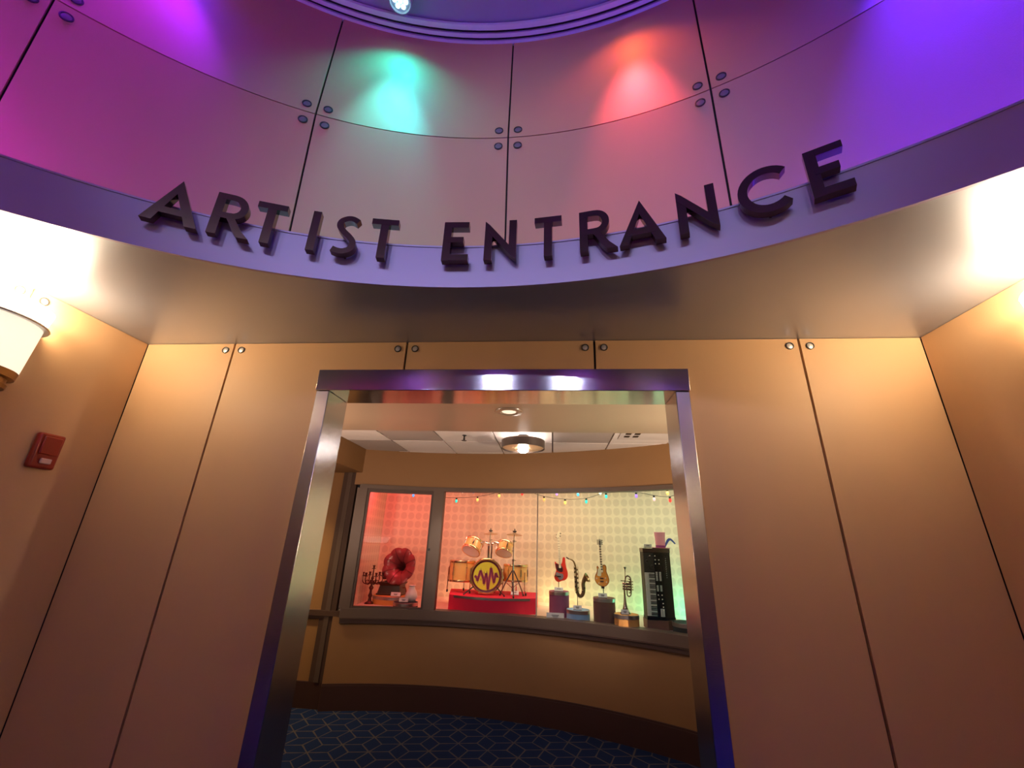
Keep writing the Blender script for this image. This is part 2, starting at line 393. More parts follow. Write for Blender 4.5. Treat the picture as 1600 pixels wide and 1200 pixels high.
# soffit plate with the round opening, band, ledge
def plate_with_hole(cx, cy, r, x0, x1, y0, y1, z0, z1, n=160):
    b = MB(); v = []; f = []
    for i in range(n):
        a = 2*pi*i/n; dx, dy = sin(a), cos(a)
        k = min((x1-cx)/dx if dx > 1e-9 else 1e9, (x0-cx)/dx if dx < -1e-9 else 1e9, (y1-cy)/dy if dy > 1e-9 else 1e9, (y0-cy)/dy if dy < -1e-9 else 1e9)
        v += [(cx+r*dx, cy+r*dy, z0), (cx+k*dx, cy+k*dy, z0), (cx+r*dx, cy+r*dy, z1), (cx+k*dx, cy+k*dy, z1)]
    for i in range(n):
        b0, c0 = 4*i, 4*((i+1) % n)
        f += [(b0, b0+1, c0+1, c0), (b0+2, c0+2, c0+3, b0+3), (b0, c0, c0+2, b0+2), (b0+1, b0+3, c0+3, c0+1)]
    return b.add(v, f)
so = plate_with_hole(CX, CY, RB+0.008, -4.5, 4.1, -7.6, 0.02, ZS, ZS+0.02).build('ceiling_soffit', SOFFIT)
struct(so, 'pale metal soffit between the panelled wall and the round opening', 'ceiling')
bd = MB().arc(CX, CY, RB, RB+0.015, 0, 360, ZS-0.004, 2.98, 160); bd.arc(CX, CY, RB-0.004, RB+0.02, 0, 360, 2.974, 2.984, 160)
struct(bd.build('trim_1', BAND), 'curved violet lit metal band under the entrance letters', 'trim')
lg = MB().arc(CX, CY, RB+0.015, RLOW+0.06, 0, 360, 2.95, 2.975, 128).build('trim_2', RINGW)
struct(lg, 'flat ledge on top of the curved band', 'trim')

# rotunda drum: dark backing, two rows of sixteen curved panels, four studs at each crossing
ZJ, ZR = 4.562, 5.74
wr = MB().arc_t(0, 0, RLOW+0.021, RJ+0.021, 0.03, 0, 360, 2.975, ZJ, 160); wr.arc_t(0, 0, RJ+0.021, RTOP+0.021, 0.03, 0, 360, ZJ, ZR+0.06, 160)
wr = wr.build('wall_rotunda', JOINT, loc=(CX, CY, 0))
struct(wr, 'curved panelled drum wall washed by coloured spots', 'wall')
hg = math.degrees(0.007/RP)
pl = MB().arc_t(0, 0, RLOW, RJ, 0.02, hg, 22.5-hg, 2.98, ZJ-0.005, 16).build('panel', PANEL, wr)
pu = MB().arc_t(0, 0, RJ, RTOP, 0.02, hg, 22.5-hg, ZJ+0.005, ZR+0.02, 16).build('panel', PANEL, wr)
for k in range(1, 16):
    share(pl, wr, rot=(0, 0, -radians(22.5*k))); share(pu, wr, rot=(0, 0, -radians(22.5*k)))
s1 = stud_mesh(0.034)
sproto = None
for k in range(16):
    for da in (-1.15, 1.15):
        for dz in (-0.078, 0.078):
            a = radians(22.5*k+da); rs = RJ + (0.015 if dz > 0 else 0.215*1.0)*abs(dz)/(1.07 if dz > 0 else 1.58); L_ = (rs*sin(a), rs*cos(a), ZJ+dz)
            if sproto is None:
                sproto = s1.build('stud', [STUDR, mat('stud_cap_dim', (0.24, 0.22, 0.23), rough=0.35, metal=0.5)], wr); q = sproto
            else: q = share(sproto, wr)
            q.location = L_; q.rotation_euler = (pi/2, 0, -a)
# crown ring with two grooves, and the dome ceiling above
rg = MB()
rg.arc(CX, CY, 3.766, RTOP+0.03, 0, 360, ZR, ZR+0.03, 160); rg.arc(CX, CY, 3.708, 3.740, 0, 360, ZR, ZR+0.03, 160); rg.arc(CX, CY, 3.640, 3.681, 0, 360, ZR, ZR+0.03, 160)
rg.arc(CX, CY, 3.67, 3.775, 0, 360, ZR+0.02, ZR+0.04, 160, mi=1)
struct(rg.build('trim_3', [RINGW, JOINT]), 'pale crown ring with two dark grooves', 'trim')
dm = MB().lathe([(RP+0.05, ZR+0.045), (RP+0.05, ZR+0.1)], 96).build('ceiling_rotunda', DOME, loc=(CX, CY, 0))
struct(dm, 'dark dome ceiling inside the crown ring', 'ceiling')

# ------------------------------------------------------------------ doorway
dj = empty('door_1', (DL, 0, 0)); struct(dj, 'brushed steel frame of the open doorway', 'doorway')
def local(b, name, m, root, **k):
    l = root.location; b.v = [(x-l.x, y-l.y, z-l.z) for x, y, z in b.v]; return b.build(name, m, root, **k)
def bev(o, w=0.003, seg=2):
    md = o.modifiers.new('bevel', 'BEVEL'); md.width = w; md.segments = seg; md.limit_method = 'ANGLE'; return o
bev(local(MB().box(DL, DR, -0.055, 0.20, 2.392, DT), 'header', STEELH, dj))
bev(local(MB().box(DL+0.004, -1.228, -0.045, 0.20, 0, 2.391), 'jamb', STEEL, dj))
bev(local(MB().box(0.820, DR-0.004, -0.045, 0.20, 0, 2.391), 'jamb', STEEL, dj))

# ------------------------------------------------------------------ hall behind the doorway
lc = MB().box(-2.05, 2.9, 0.19, 0.98, 2.41, 2.62).build('ceiling_entry', HALLC, smooth=0)
struct(lc, 'low plaster ceiling strip just inside the doorway', 'ceiling')
bm = MB().box(-3.6, -2.05, 0.19, 2.45, 2.27, 2.62).build('ceiling_side', HALL, smooth=0)
struct(bm, 'low brown ceiling box at the left of the hall', 'ceiling')
hc = MB().box(-2.05, 2.9, 0.98, 2.9, 2.553, 2.6).build('ceiling_hall', GRID, smooth=0)
struct(hc, 'tiled hall ceiling', 'ceiling')
tp = 0.565; gx0 = -0.435
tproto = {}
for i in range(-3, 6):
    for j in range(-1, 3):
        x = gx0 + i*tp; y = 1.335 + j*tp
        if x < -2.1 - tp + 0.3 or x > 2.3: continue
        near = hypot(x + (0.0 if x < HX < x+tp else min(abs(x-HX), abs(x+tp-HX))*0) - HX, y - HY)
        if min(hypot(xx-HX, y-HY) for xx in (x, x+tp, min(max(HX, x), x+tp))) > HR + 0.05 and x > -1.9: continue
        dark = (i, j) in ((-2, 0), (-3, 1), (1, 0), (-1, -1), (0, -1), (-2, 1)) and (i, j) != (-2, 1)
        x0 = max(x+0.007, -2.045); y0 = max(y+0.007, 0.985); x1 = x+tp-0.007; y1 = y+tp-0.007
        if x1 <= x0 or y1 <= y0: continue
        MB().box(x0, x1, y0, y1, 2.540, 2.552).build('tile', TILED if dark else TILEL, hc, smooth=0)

AW0, AW1 = -14.8, 43.0         # window span on the curved wall (degrees)
ALEFT = math.degrees(atan2(-2.28-HX, 2.42-HY))
wb = MB()
wb.arc(HX, HY, HR, HR+0.06, -17.05, 66, 0.0, 0.80, 60); wb.arc(HX, HY, HR, HR+0.06, -17.05, 66, 2.135, 2.62, 60)
wb.arc(HX, HY, HR, HR+0.06, AW1, 66, 0.80, 2.135, 12)
wb.box(-3.6, -2.235, 2.42, 2.50, 0, 2.3)
struct(wb.build('wall_back', HALL), 'curved brown wall under and over the display window', 'wall')
struct(MB().box(-3.7, -3.6, 0.19, 2.5, 0, 2.3).build('wall_side', HALL, smooth=0), 'brown wall at the far left end of the hall', 'wall')
bb = MB().arc(HX, HY, HR-0.018, HR, -17, 66, 0, 0.205, 60); bb.arc(HX, HY, HR-0.012, HR, -17, 66, 0.205, 0.22, 60); bb.box(-3.6, -2.10, 2.395, 2.42, 0, 0.22)
struct(bb.build('baseboard_back', BASEB), 'dark baseboard along the curved hall wall', 'baseboard')
rl = MB().arc(HX, HY, HR-0.035, HR, -16, 66, 0.745, 0.785, 60); rl.arc(HX, HY, HR-0.055, HR+0.0, -16, 66, 0.785, 0.80, 60); rl.box(-3.6, -2.05, 2.375, 2.42, 0.80, 0.85); rl.box(-3.6, -2.05, 2.39, 2.42, 0.77, 0.80)
struct(rl.build('trim_4', TRIMD), 'dark chair rail under the display window', 'trim')
pt = empty('trim_5', (-2.16, 2.40, 0)); struct(pt, 'vertical strips of trim left of the display window', 'trim')
for x0, x1, y, m in ((-2.27, -2.215, 2.395, TRIMD), (-2.215, -2.165, 2.385, TRIMB), (-2.165, -2.105, 2.395, TRIMD)):
    local(MB().box(x0, x1, y, 2.44, 0.22, 2.27), 'strip', m, pt, smooth=0)
# window frame and panes
wn = empty('window_1', (HX, HY, 0.80)); struct(wn, 'long curved display window in a bronze frame', 'window')
local(MB().arc(HX, HY, HR-0.05, HR+0.10, AW0-1.3, AW1, 0.80, 0.885, 60), 'sill', TRIMB, wn)
local(MB().arc(HX, HY, HR-0.03, HR+0.07, AW0-1.3, AW1, 2.098, 2.14, 60), 'head_rail', TRIMB, wn)
local(MB().arc(HX, HY, HR-0.04, HR+0.07, AW0-1.6, AW0, 0.885, 2.098, 2), 'stile', TRIMB, wn)
local(MB().arc(HX, HY, HR-0.035, HR+0.07, -4.0, -2.25, 0.885, 2.098, 2), 'mullion', TRIMB, wn)
mm = MB()
for a0, a1, z0, z1 in ((AW0, -4.0, 2.06, 2.098), (AW0, -4.0, 0.885, 0.90), (AW0, AW0+0.35, 0.90, 2.06), (-4.35, -4.0, 0.90, 2.06)):
    mm.arc(HX, HY, HR-0.02, HR+0.04, a0, a1, z0, z1, 8)
local(mm, 'door_sash', TRIMD, wn)
lk = MB().lathe([(0.014, 0), (0.014, 0.012), (0.010, 0.016)], 12, 0, align((0.07, -1, 0), (-1.213, 2.505, 1.475)))
local(lk, 'lock', BLACK, wn)
for a0, a1 in ((AW0+0.3, -4.3), (-2.3, 13.15), (13.25, AW1)):
    local(MB().arc(HX, HY, HR+0.008, HR+0.014, a0, a1, 0.88, 2.10, 24), 'pane', GLASS, wn)

local(MB().arc(HX, HY, HR+0.004, HR+0.018, 13.12, 13.28, 0.885, 2.098, 1), 'pane_joint', mat('joint_grey', (0.25, 0.20, 0.16), rough=0.3), wn)
# display case shell
CR = 5.0; ZF = 0.87
cf = MB()
pts = [(HX+(HR+0.10)*sin(radians(a)), HY+(HR+0.10)*cos(radians(a))) for a in [-17+62*i/40 for i in range(41)]] + [(HX+CR*sin(radians(a)), HY+CR*cos(radians(a))) for a in [45-59*i/40 for i in range(41)]]
cf.slab(pts, 0.82, ZF); struct(cf.build('floor_display', CASEF, smooth=0), 'pale wooden floor of the display case', 'floor')
cb = MB().arc(HX, HY, CR, CR+0.04, -14.2, 46, ZF-0.05, 2.36, 48); struct(cb.build('wall_display', PAPER), 'dotted wallpaper at the back of the display case', 'wall')
cw = MB().slab([(-2.125, 3.42), (-2.165, 3.42), (-2.05, 2.46), (-2.01, 2.46)], ZF-0.05, 2.36); struct(cw.build('wall_display_left', PAPERS, smooth=0), 'red lit wallpapered side wall of the display case', 'wall')
cw2 = MB().arc(HX, HY, HR+0.1, CR, 45, 45.4, ZF-0.05, 2.36, 1); struct(cw2.build('wall_display_right', PAPER, smooth=0), 'side wall at the right end of the display case', 'wall')
cc = MB().slab(pts, 2.34, 2.36); struct(cc.build('ceiling_display', CASEC, smooth=0), 'dark ceiling of the display case', 'ceiling')
sk = MB().arc(HX, HY, CR-0.008, CR, -14.0, 45, ZF, ZF+0.035, 40); struct(sk.build('baseboard_display', CASEF), 'low wooden skirting at the back of the display case', 'baseboard')

# ------------------------------------------------------------------ wall sconces
SHADE_U = mat('shade_upper', (0.9, 0.85, 0.75), emit=(1.0, 0.74, 0.44), estr=56.0)
SHADE_L = mat('shade_lower', (0.85, 0.82, 0.72), rough=0.35, emit=(1.0, 0.90, 0.70), estr=0.95)
def half_loft(prof, n=24, depth=0.85):          # prof [(r,z)] swept round the half circle that leaves the wall (+x)
    b = MB(); v = []; f = []
    for r, z in prof:
        for i in range(n+1):
            a = -pi/2 + pi*i/n; v.append((r*depth*cos(a), r*sin(a), z))
    for j in range(len(prof)-1):
        for i in range(n):
            p = j*(n+1)+i; f.append((p, p+1, p+n+2, p+n+1))
    return b.add(v, f)
def make_sconce():
    r = empty('wall_sconce', (0, 0, 0))
    half_loft([(0.196, 2.512), (0.208, 2.60), (0.202, 2.60), (0.190, 2.512)]).build('upper_shade', SHADE_U, r)
    half_loft([(0.178, 2.255), (0.193, 2.502), (0.187, 2.502), (0.172, 2.255)]).build('lower_shade', SHADE_L, r)
    half_loft([(0.16, 2.500), (0.216, 2.500), (0.219, 2.506), (0.216, 2.512), (0.16, 2.512)]).build('shade_ring', STUDC, r)
    half_loft([(0.001, 2.25), (0.172, 2.25), (0.179, 2.256), (0.174, 2.222), (0.150, 2.219), (0.148, 2.195), (0.158, 2.19), (0.154, 2.172), (0.12, 2.168), (0.112, 2.145), (0.001, 2.13)]).build('brass_base', mat('aged_brass', (0.30, 0.19, 0.09), rough=0.3, metal=1.0), r)
    MB().box(0, 0.012, -0.10, 0.10, 2.16, 2.58).build('back_plate', BRASS, r)
    return r
sc0 = make_sconce(); sc0.location = (X0, -0.78, 0)
tag(sc0, 'glowing white half-round wall sconce with brass base beside red alarm', 'sconce', 'wall sconces around the lobby')
for i, (x, y, s) in enumerate(SCONCES[1:]):
    c = copy_tree(sc0); c.location = (x, y, 0); c.rotation_euler = (0, 0, 0 if s == 1 else pi)
    c['label'] = ['white half-round wall sconce on the wall opposite the red alarm', 'white half-round wall sconce at the rear of the lobby, same side as alarm', 'white half-round wall sconce at the rear of the lobby, opposite side from alarm'][i]

for i, (x, y, dz) in enumerate(ADDED_SCONCES):  # added copies out of view, there only to light the hall
    c = copy_tree(sc0); c.location = (x, y, dz); c.rotation_euler = (0, 0, pi/2)
    for ch in c.children:
        if ch.name.startswith('upper_shade'): ch.data = ch.data.copy(); ch.data.materials[0] = mat('shade_hall', (0.85, 0.82, 0.72), emit=(1.0, 0.86, 0.7), estr=1.6)
        if ch.name.startswith('lower_shade'): ch.data = ch.data.copy(); ch.data.materials[0] = mat('shade_hall_lower', (0.85, 0.82, 0.72), emit=(1.0, 0.86, 0.7), estr=0.25)
    c['label'] = ['white half-round sconce on hall side of doorway wall, reflected in glass', 'white half-round sconce on hall side of doorway wall, beyond the keyboard end'][i]
# red fire alarm strobe
fa = empty('fire_alarm', (X0, -0.335, 1.935)); tag(fa, 'red fire alarm box on the amber side wall below the sconce', 'fire alarm')
bev(MB().box(0, 0.035, -0.063, 0.063, -0.093, 0.093).build('housing', REDP, fa), 0.012, 3)
bev(MB().box(0.035, 0.046, -0.045, 0.045, -0.02, 0.075).build('front_plate', REDP, fa), 0.006)
bev(MB().box(0.035, 0.050, -0.026, 0.026, -0.068, -0.040).build('strobe_lens', mat('strobe', (0.62, 0.40, 0.36), rough=0.25), fa), 0.005)

# ------------------------------------------------------------------ entrance letters
def letter_polys(ch):
    if ch == 'I': return [[(0, 0), (.16, 0), (.16, 1), (0, 1)]], .16
    if ch == 'T': return [[(.20, 0), (.37, 0), (.37, .9), (.20, .9)], [(0, .855), (.57, .855), (.57, 1), (0, 1)]], .57
    if ch == 'E': return [[(0, 0), (.17, 0), (.17, 1), (0, 1)], [(.16, .004), (.56, .004), (.56, .155), (.16, .155)], [(.1, .46), (.44, .46), (.44, .60), (.1, .60)], [(.16, .85), (.54, .85), (.54, .996), (.16, .996)]], .56
    if ch == 'N': return [[(0, 0), (.165, 0), (.165, .8), (0, 1)], [(.52, .25), (.68, .0), (.68, 1), (.52, 1)], [(0, 1), (0, .80), (.56, .10), (.68, 0), (.68, .16), (.1, .9)]], .68
    if ch == 'A': return [[(0, 0), (.19, 0), (.5, .86), (.46, 1.03)], [(.72, 0), (.92, 0), (.46, 1.03), (.40, .80)], [(.2, .20), (.74, .20), (.70, .34), (.26, .34)]], .92
    if ch == 'C':
        p = [(.47+.39*cos(a), .5+.42*sin(a)) for a in [radians(46+268*i/30) for i in range(31)]]
        return [stroke(p, .155)], .78
    if ch == 'S':
        p = spline([(.47, .86), (.36, .92), (.25, .92), (.13, .84), (.11, .71), (.20, .58), (.33, .46), (.42, .33), (.40, .17), (.28, .085), (.15, .08), (.03, .12)], 5, closed=False)
        return [stroke(p, .13)], .52
    if ch == 'R':
        bowl = stroke([(.1, .93), (.3, .93)] + [(.33+.20*cos(a), .70+.225*sin(a)) for a in [radians(80-160*i/14) for i in range(15)]] + [(.28, .47), (.1, .47)], .14)
        leg = [(.22, .47), (.38, .49), (.47, .34), (.58, .17), (.74, .0), (.53, .0), (.42, .14), (.33, .31)]
        return [[(0, 0), (.165, 0), (.165, 1), (0, 1)], bowl, leg], .70
LETTERS = [('A', -28.75, 'first letter A of the ARTIST word', 1.0), ('R', -24.0, 'letter R of the ARTIST word', 1), ('T', -20.75, 'first letter T of ARTIST, beside its letter R', 1), ('I', -16.02, 'letter I of the ARTIST word', 1),
           ('S', -13.95, 'letter S of the ARTIST word', 1), ('T', -10.65, 'last letter T of ARTIST, beside its letter S', 1), ('E', -3.75, 'first letter E of the ENTRANCE word', 1), ('N', 0.2, 'first letter N of ENTRANCE, next to its first E', 1),
           ('T', 4.88, 'letter T of the ENTRANCE word', 1), ('R', 9.0, 'letter R of the ENTRANCE word', 1), ('A', 12.4, 'letter A of the ENTRANCE word', 0.94), ('N', 17.28, 'second letter N of ENTRANCE, before its letter C', 1),
           ('C', 21.8, 'letter C of the ENTRANCE word', 1), ('E', 26.5, 'last letter E ending the ENTRANCE word', 1)]
LH = 0.236; LRad = 3.062
for ch, a, lab, sx in LETTERS:
    polys, wd = letter_polys(ch)
    da = math.degrees(wd*LH*sx/LRad)
    am = radians(a + da/2)
    b = MB()
    for i, p in enumerate(polys):
        e = 0.0004*i          # interleave the strokes so their faces do not coincide
        b.prism([((x-wd/2)*LH*sx, z*LH) for x, z in p], -e, 0.036+e)
    px, pz = {'S': (wd*0.5, 0.08), 'C': (wd*0.58, 0.08)}.get(ch, (polys[0][0][0]+0.08, 0.17))
    if True:
        b.lathe([(0.006, 0), (0.006, 0.03)], 8, 0, Matrix.Translation(((px-wd/2)*LH*sx, 0.03, pz*LH)) @ Matrix.Rotation(-pi/2, 4, 'X'))
    o = b.build('sign_letter', BRONZE, smooth=30)
    o.location = (CX + LRad*sin(am), CY + LRad*cos(am), 2.853); o.rotation_euler = (0, 0, -am)
    tag(o, 'dark bronze standing %s over the doorway' % lab, 'letter', 'bronze letters on the curved band')

# ------------------------------------------------------------------ rotunda spot fixtures
LEDS = {}
def led_mat(c):
    k = tuple(c)
    if k not in LEDS:
        LEDS[k] = mat('led_%d' % len(LEDS), (0.6, 0.6, 0.6), emit=tuple(0.45+0.55*v for v in c), estr=8.0)
    return LEDS[k]
spot0 = None
can = MB().lathe([(0.085, 0.10), (0.095, 0.09), (0.095, 0.0), (0.085, 0.0), (0.08, 0.02), (0.001, 0.022)], 24, cap=False)
lens = MB()
for k in range(7):
    a = 2*pi*k/6; rr = 0 if k == 6 else 0.045
    lens.lathe([(0.017, 0.02), (0.017, 0.012), (0.010, 0.008), (0.0005, 0.007)], 12, 0, Matrix.Translation((rr*cos(a), rr*sin(a), 0)), cap=False)
for a, nm, c, e, c2, e2 in SPOTS:
    p = rim(a, 3.51, 5.69)
    r = empty('ceiling_spotlight', p, -radians(a))
    tag(r, '%s led cluster spotlight under the dome rim' % nm + ({-14.86: ' over the word ARTIST', 15.2: ' over the word ENTRANCE', 44: ' beyond the last letter E', 73: ' farther past the last letter E', 105: ' over the far side wall opposite the alarm', 135: ' at the rear, past the violet one', 165: ' behind the viewer, opposite the doorway', 195: ' behind the viewer, towards the alarm side', 225: ' at the rear on the alarm side', 255: ' over the side wall behind the alarm', 301: ' above the sconce by the alarm', 321: ' before the first letter A'}[a]), 'spotlight', 'coloured spotlights around the dome')
    can.build('housing', DOME, r) if spot0 is None else share(spot0, r)
    if spot0 is None: spot0 = r.children[0]
    lens.build('led_lens', led_mat(c), r)

# ------------------------------------------------------------------ hall ceiling fittings
dlg = empty('downlight', (-0.170, 0.42, 2.41)); tag(dlg, 'small round recessed downlight in the low plaster ceiling', 'downlight')
MB().lathe([(0.095, 0), (0.092, -0.006), (0.062, -0.010), (0.055, -0.002), (0.048, 0.0)], 32, cap=False).build('trim_ring', HALLC, dlg)
MB().lathe([(0.0005, -0.004), (0.035, -0.005), (0.05, -0.002)], 24, cap=False).build('lens', mat('downlight_lens', (0.8, 0.7, 0.55), emit=(1, 0.85, 0.65), estr=0.8), dlg)

d2 = copy_tree(dlg); d2.location = (-2.75, 1.75, 2.27); d2['label'] = 'small recessed downlight in the dark side passage, out of view'
lamp('passage_downlight', 'SPOT', (-2.75, 1.75, 2.25), 100, (1.0, 0.72, 0.36), aim=(-2.7, 2.1, 0.5), size=0.04, angle=100)  # lamp and its downlight copy added unseen, to brighten the left wall
lp = empty('ceiling_lamp', (-0.15, 1.62, 2.54)); tag(lp, 'round ceiling lamp with a metal ring around a glowing ribbed glass cylinder', 'lamp')
GLOW = mat('lamp_glass', (0.9, 0.9, 0.9), emit=(1.0, 0.90, 0.84), estr=70.0)
MB().lathe([(0.20, -0.13), (0.207, -0.13), (0.207, -0.055), (0.20, -0.05), (0.195, -0.055), (0.195, -0.125)], 48, cap=False).build('metal_ring', mat('lamp_ring', (0.22, 0.18, 0.16), rough=0.3, metal=0.8), lp)
MB().lathe([(0.06, -0.118), (0.196, -0.112), (0.196, -0.118), (0.06, -0.124)], 40, cap=False).build('reflector', mat('lamp_amber', (0.75, 0.5, 0.28), rough=0.3, metal=0.5), lp)
MB().lathe([(0.05, 0.0), (0.05, -0.03), (0.04, -0.035)], 24).build('canopy', BLACK, lp)
MB().lathe([(0.042, -0.032), (0.048, -0.05), (0.044, -0.075), (0.050, -0.10), (0.046, -0.125), (0.049, -0.15), (0.030, -0.165)], 24).build('glass_cylinder', GLOW, lp)
cg = MB()
for z, r in ((-0.06, 0.054), (-0.088, 0.054), (-0.14, 0.056)):
    cg.tube([(r*cos(2*pi*i/20), r*sin(2*pi*i/20), z) for i in range(21)], 0.003, 5)
for i in range(4): cg.tube([(0.054*cos(i*pi/2+.4), 0.054*sin(i*pi/2+.4), -0.03), (0.055*cos(i*pi/2+.4), 0.055*sin(i*pi/2+.4), -0.145)], 0.0025, 5)
cg.build('wire_cage', BLACK, lp)

for i, (x, y, t) in enumerate(ADDED_SPOTS):  # unseen fixtures added to house the exhibit fill spots
    h = empty('track_spotlight', (x, y, 2.54)); d = Vector(t) - Vector((x, y, 2.47))
    tag(h, 'small black hall spotlight hidden behind the plaster ceiling edge, aimed at the %s' % ['drum kit', 'red bass guitar', 'keyboard'][i], 'spotlight', 'hall spots aimed at the exhibits')
    MB().lathe([(0.02, -0.012), (0.02, 0.0)], 14).build('base', BLACK, h); MB().tube([(0, 0, -0.01), (0, 0, -0.05)], 0.006, 8).build('stem', BLACK, h)
    MB().lathe([(0.020, -0.045), (0.024, -0.04), (0.026, 0.02), (0.023, 0.02), (0.020, -0.02)], 18, 0, align(d, (0, 0, -0.07)), cap=False).build('can', BLACK, h)
sp = empty('fire_sprinkler', (-0.73, 1.635, 2.54)); tag(sp, 'small dark pendant sprinkler head on a light ceiling tile', 'sprinkler')
MB().lathe([(0.022, 0), (0.022, -0.004), (0.009, -0.008), (0.007, -0.03), (0.012, -0.034), (0.004, -0.05)], 14).build('body', BLACK, sp)
MB().lathe([(0.026, -0.052), (0.026, -0.055)], 14).build('deflector', BLACK, sp)
av = empty('air_vent', (0.99, 1.58, 2.54)); tag(av, 'pale rectangular air vent panel with dark slots in the tiled ceiling', 'vent')
bev(MB().box(-0.24, 0.24, -0.22, 0.12, -0.008, 0.0).build('plate', mat('vent_white', (0.70, 0.62, 0.57), rough=0.6), av))
for i, (x, y) in enumerate(((-0.17, -0.10), (-0.09, -0.10), (-0.17, 0.0), (-0.09, 0.0))):
    MB().box(x-0.025, x+0.025, y-0.035, y+0.03, -0.0095, -0.007).build('slot', BLACK, av, smooth=0)

#DISPLAY
# ------------------------------------------------------------------ display case: coloured bulbs on wires
BULB = {'teal': (0.05, 0.75, 0.62), 'amber': (1.0, 0.62, 0.15), 'orange': (1.0, 0.42, 0.12), 'red': (0.9, 0.06, 0.05), 'blue': (0.05, 0.42, 0.95), 'violet': (0.40, 0.22, 0.9), 'pink': (1.0, 0.6, 0.6), 'white': (0.85, 0.95, 0.85)}
SOCK = mat('socket_green', (0.02, 0.03, 0.02), rough=0.5)
def bulb_string(name, label, pts, wirepts, z_out=0.0):
    r = empty(name, wirepts[0]); tag(r, label, 'string lights', 'bulb strings across the display window')
    l = r.location
    MB().tube([(x-l.x, y-l.y, z-l.z) for x, y, z in spline(wirepts, 5, closed=False)], 0.0028, 5).build('wire', SOCK, r)
    protos = {}
    for c, (x, y, z) in pts:
        p = (x-l.x, y-l.y, z-l.z)
        if c not in protos:
            e = BULB[c]
            b = MB().ball((0, 0, 0), 0.0145, 0.0145, 0.021, 12, 8).build('bulb', mat('bulb_'+c, e, rough=0.2, emit=e, estr=1.1), r)
            MB().lathe([(0.009, 0.014), (0.011, 0.018), (0.011, 0.034), (0.006, 0.038)], 10).build('socket', SOCK, b)
            protos[c] = b
        else: b = copy_tree(protos[c], r)
        b.location = p
bp = [('teal', (-0.986, 2.655, 2.008)), ('amber', (-0.737, 2.65, 2.027)), ('amber', (-0.483, 2.629, 2.077)), ('red', (-0.214, 2.589, 2.102)), ('orange', (0.036, 2.536, 2.037)), ('amber', (0.268, 2.472, 2.006)),
      ('teal', (0.492, 2.395, 2.014)), ('teal', (0.695, 2.313, 2.065)), ('violet', (0.981, 2.175, 2.062)), ('pink', (1.137, 2.088, 2.026)), ('red', (1.269, 2.006, 2.010))]
bulb_string('string_lights', 'long front string of coloured bulbs sagging below the window head', bp,
            [(-1.20, 2.66, 2.045)] + [(x, y, z+0.036) for c, (x, y, z) in bp] + [(1.42, 1.90, 2.10)])
bq = [('blue', (-1.526, 2.714, 2.066)), ('white', (-0.94, 2.755, 2.130)), ('blue', (-0.808, 2.753, 2.132)), ('violet', (0.179, 2.602, 2.112)), ('blue', (0.413, 2.53, 2.104)), ('white', (0.65, 2.441, 2.112)), ('amber', (1.28, 2.118, 2.092))]
bulb_string('string_lights', 'upper rear string of bulbs mostly hidden behind the window head', bq,
            [(-1.75, 2.69, 2.13)] + [(x, y, z+0.038) for c, (x, y, z) in bq] + [(1.45, 2.0, 2.16)])

# ------------------------------------------------------------------ pedestals and cards
def pedestal(name, x, y, r, ztop, col, label, z0=ZF+0.001, rimh=0.035, ry=None):
    o = empty(name, (x, y, z0)); tag(o, label, 'pedestal', 'round pedestals in the display case')
    h = ztop - z0; S = Matrix.Diagonal((1, (ry or r)/r, 1, 1))
    m = mat('felt_'+str(col), col, rough=0.85, var=0.08, vscale=30, bump=0.1, bscale=200)
    MB().lathe([(r-0.003, 0), (r-0.003, h-rimh)], 40, 0, S).build('drum', m, o)
    MB().lathe([(r, h-rimh), (r, h-0.004), (r-0.003, h-0.002), (r-0.006, h-0.002)], 40, 0, S, cap=False).build('metal_rim', mat('rim_steel', (0.55, 0.48, 0.44), rough=0.3, metal=0.9), o)
    MB().lathe([(r-0.006, h-rimh), (r-0.006, h)], 40, 0, S).build('top', m, o)
    return o
pedestal('pedestal', 0.201, 2.66, 0.108, 1.112, (0.30, 0.085, 0.17), 'tall plum purple round pedestal under the red bass guitar')
pedestal('pedestal', 0.390, 2.51, 0.120, 0.965, (0.32, 0.52, 0.78), 'low light blue round pedestal under the saxophone')
pedestal('pedestal', 0.641, 2.40, 0.110, 1.095, (0.20, 0.10, 0.07), 'tall dark brown round pedestal under the orange guitar')
pedestal('pedestal', 0.829, 2.25, 0.117, 0.978, (0.80, 0.37, 0.10), 'low orange round pedestal under the trumpet')
pedestal('pedestal', -1.715, 2.98, 0.235, 0.958, (0.60, 0.26, 0.06), 'wide low orange pedestal under the gramophone', ry=0.2)
pedestal('pedestal', -1.468, 2.70, 0.135, 0.930, (0.02, 0.022, 0.03), 'low black round pedestal beside the gramophone')
pedestal('pedestal', 1.335, 2.08, 0.130, 0.957, (0.012, 0.03, 0.035), 'low dark teal pedestal behind the right door jamb')

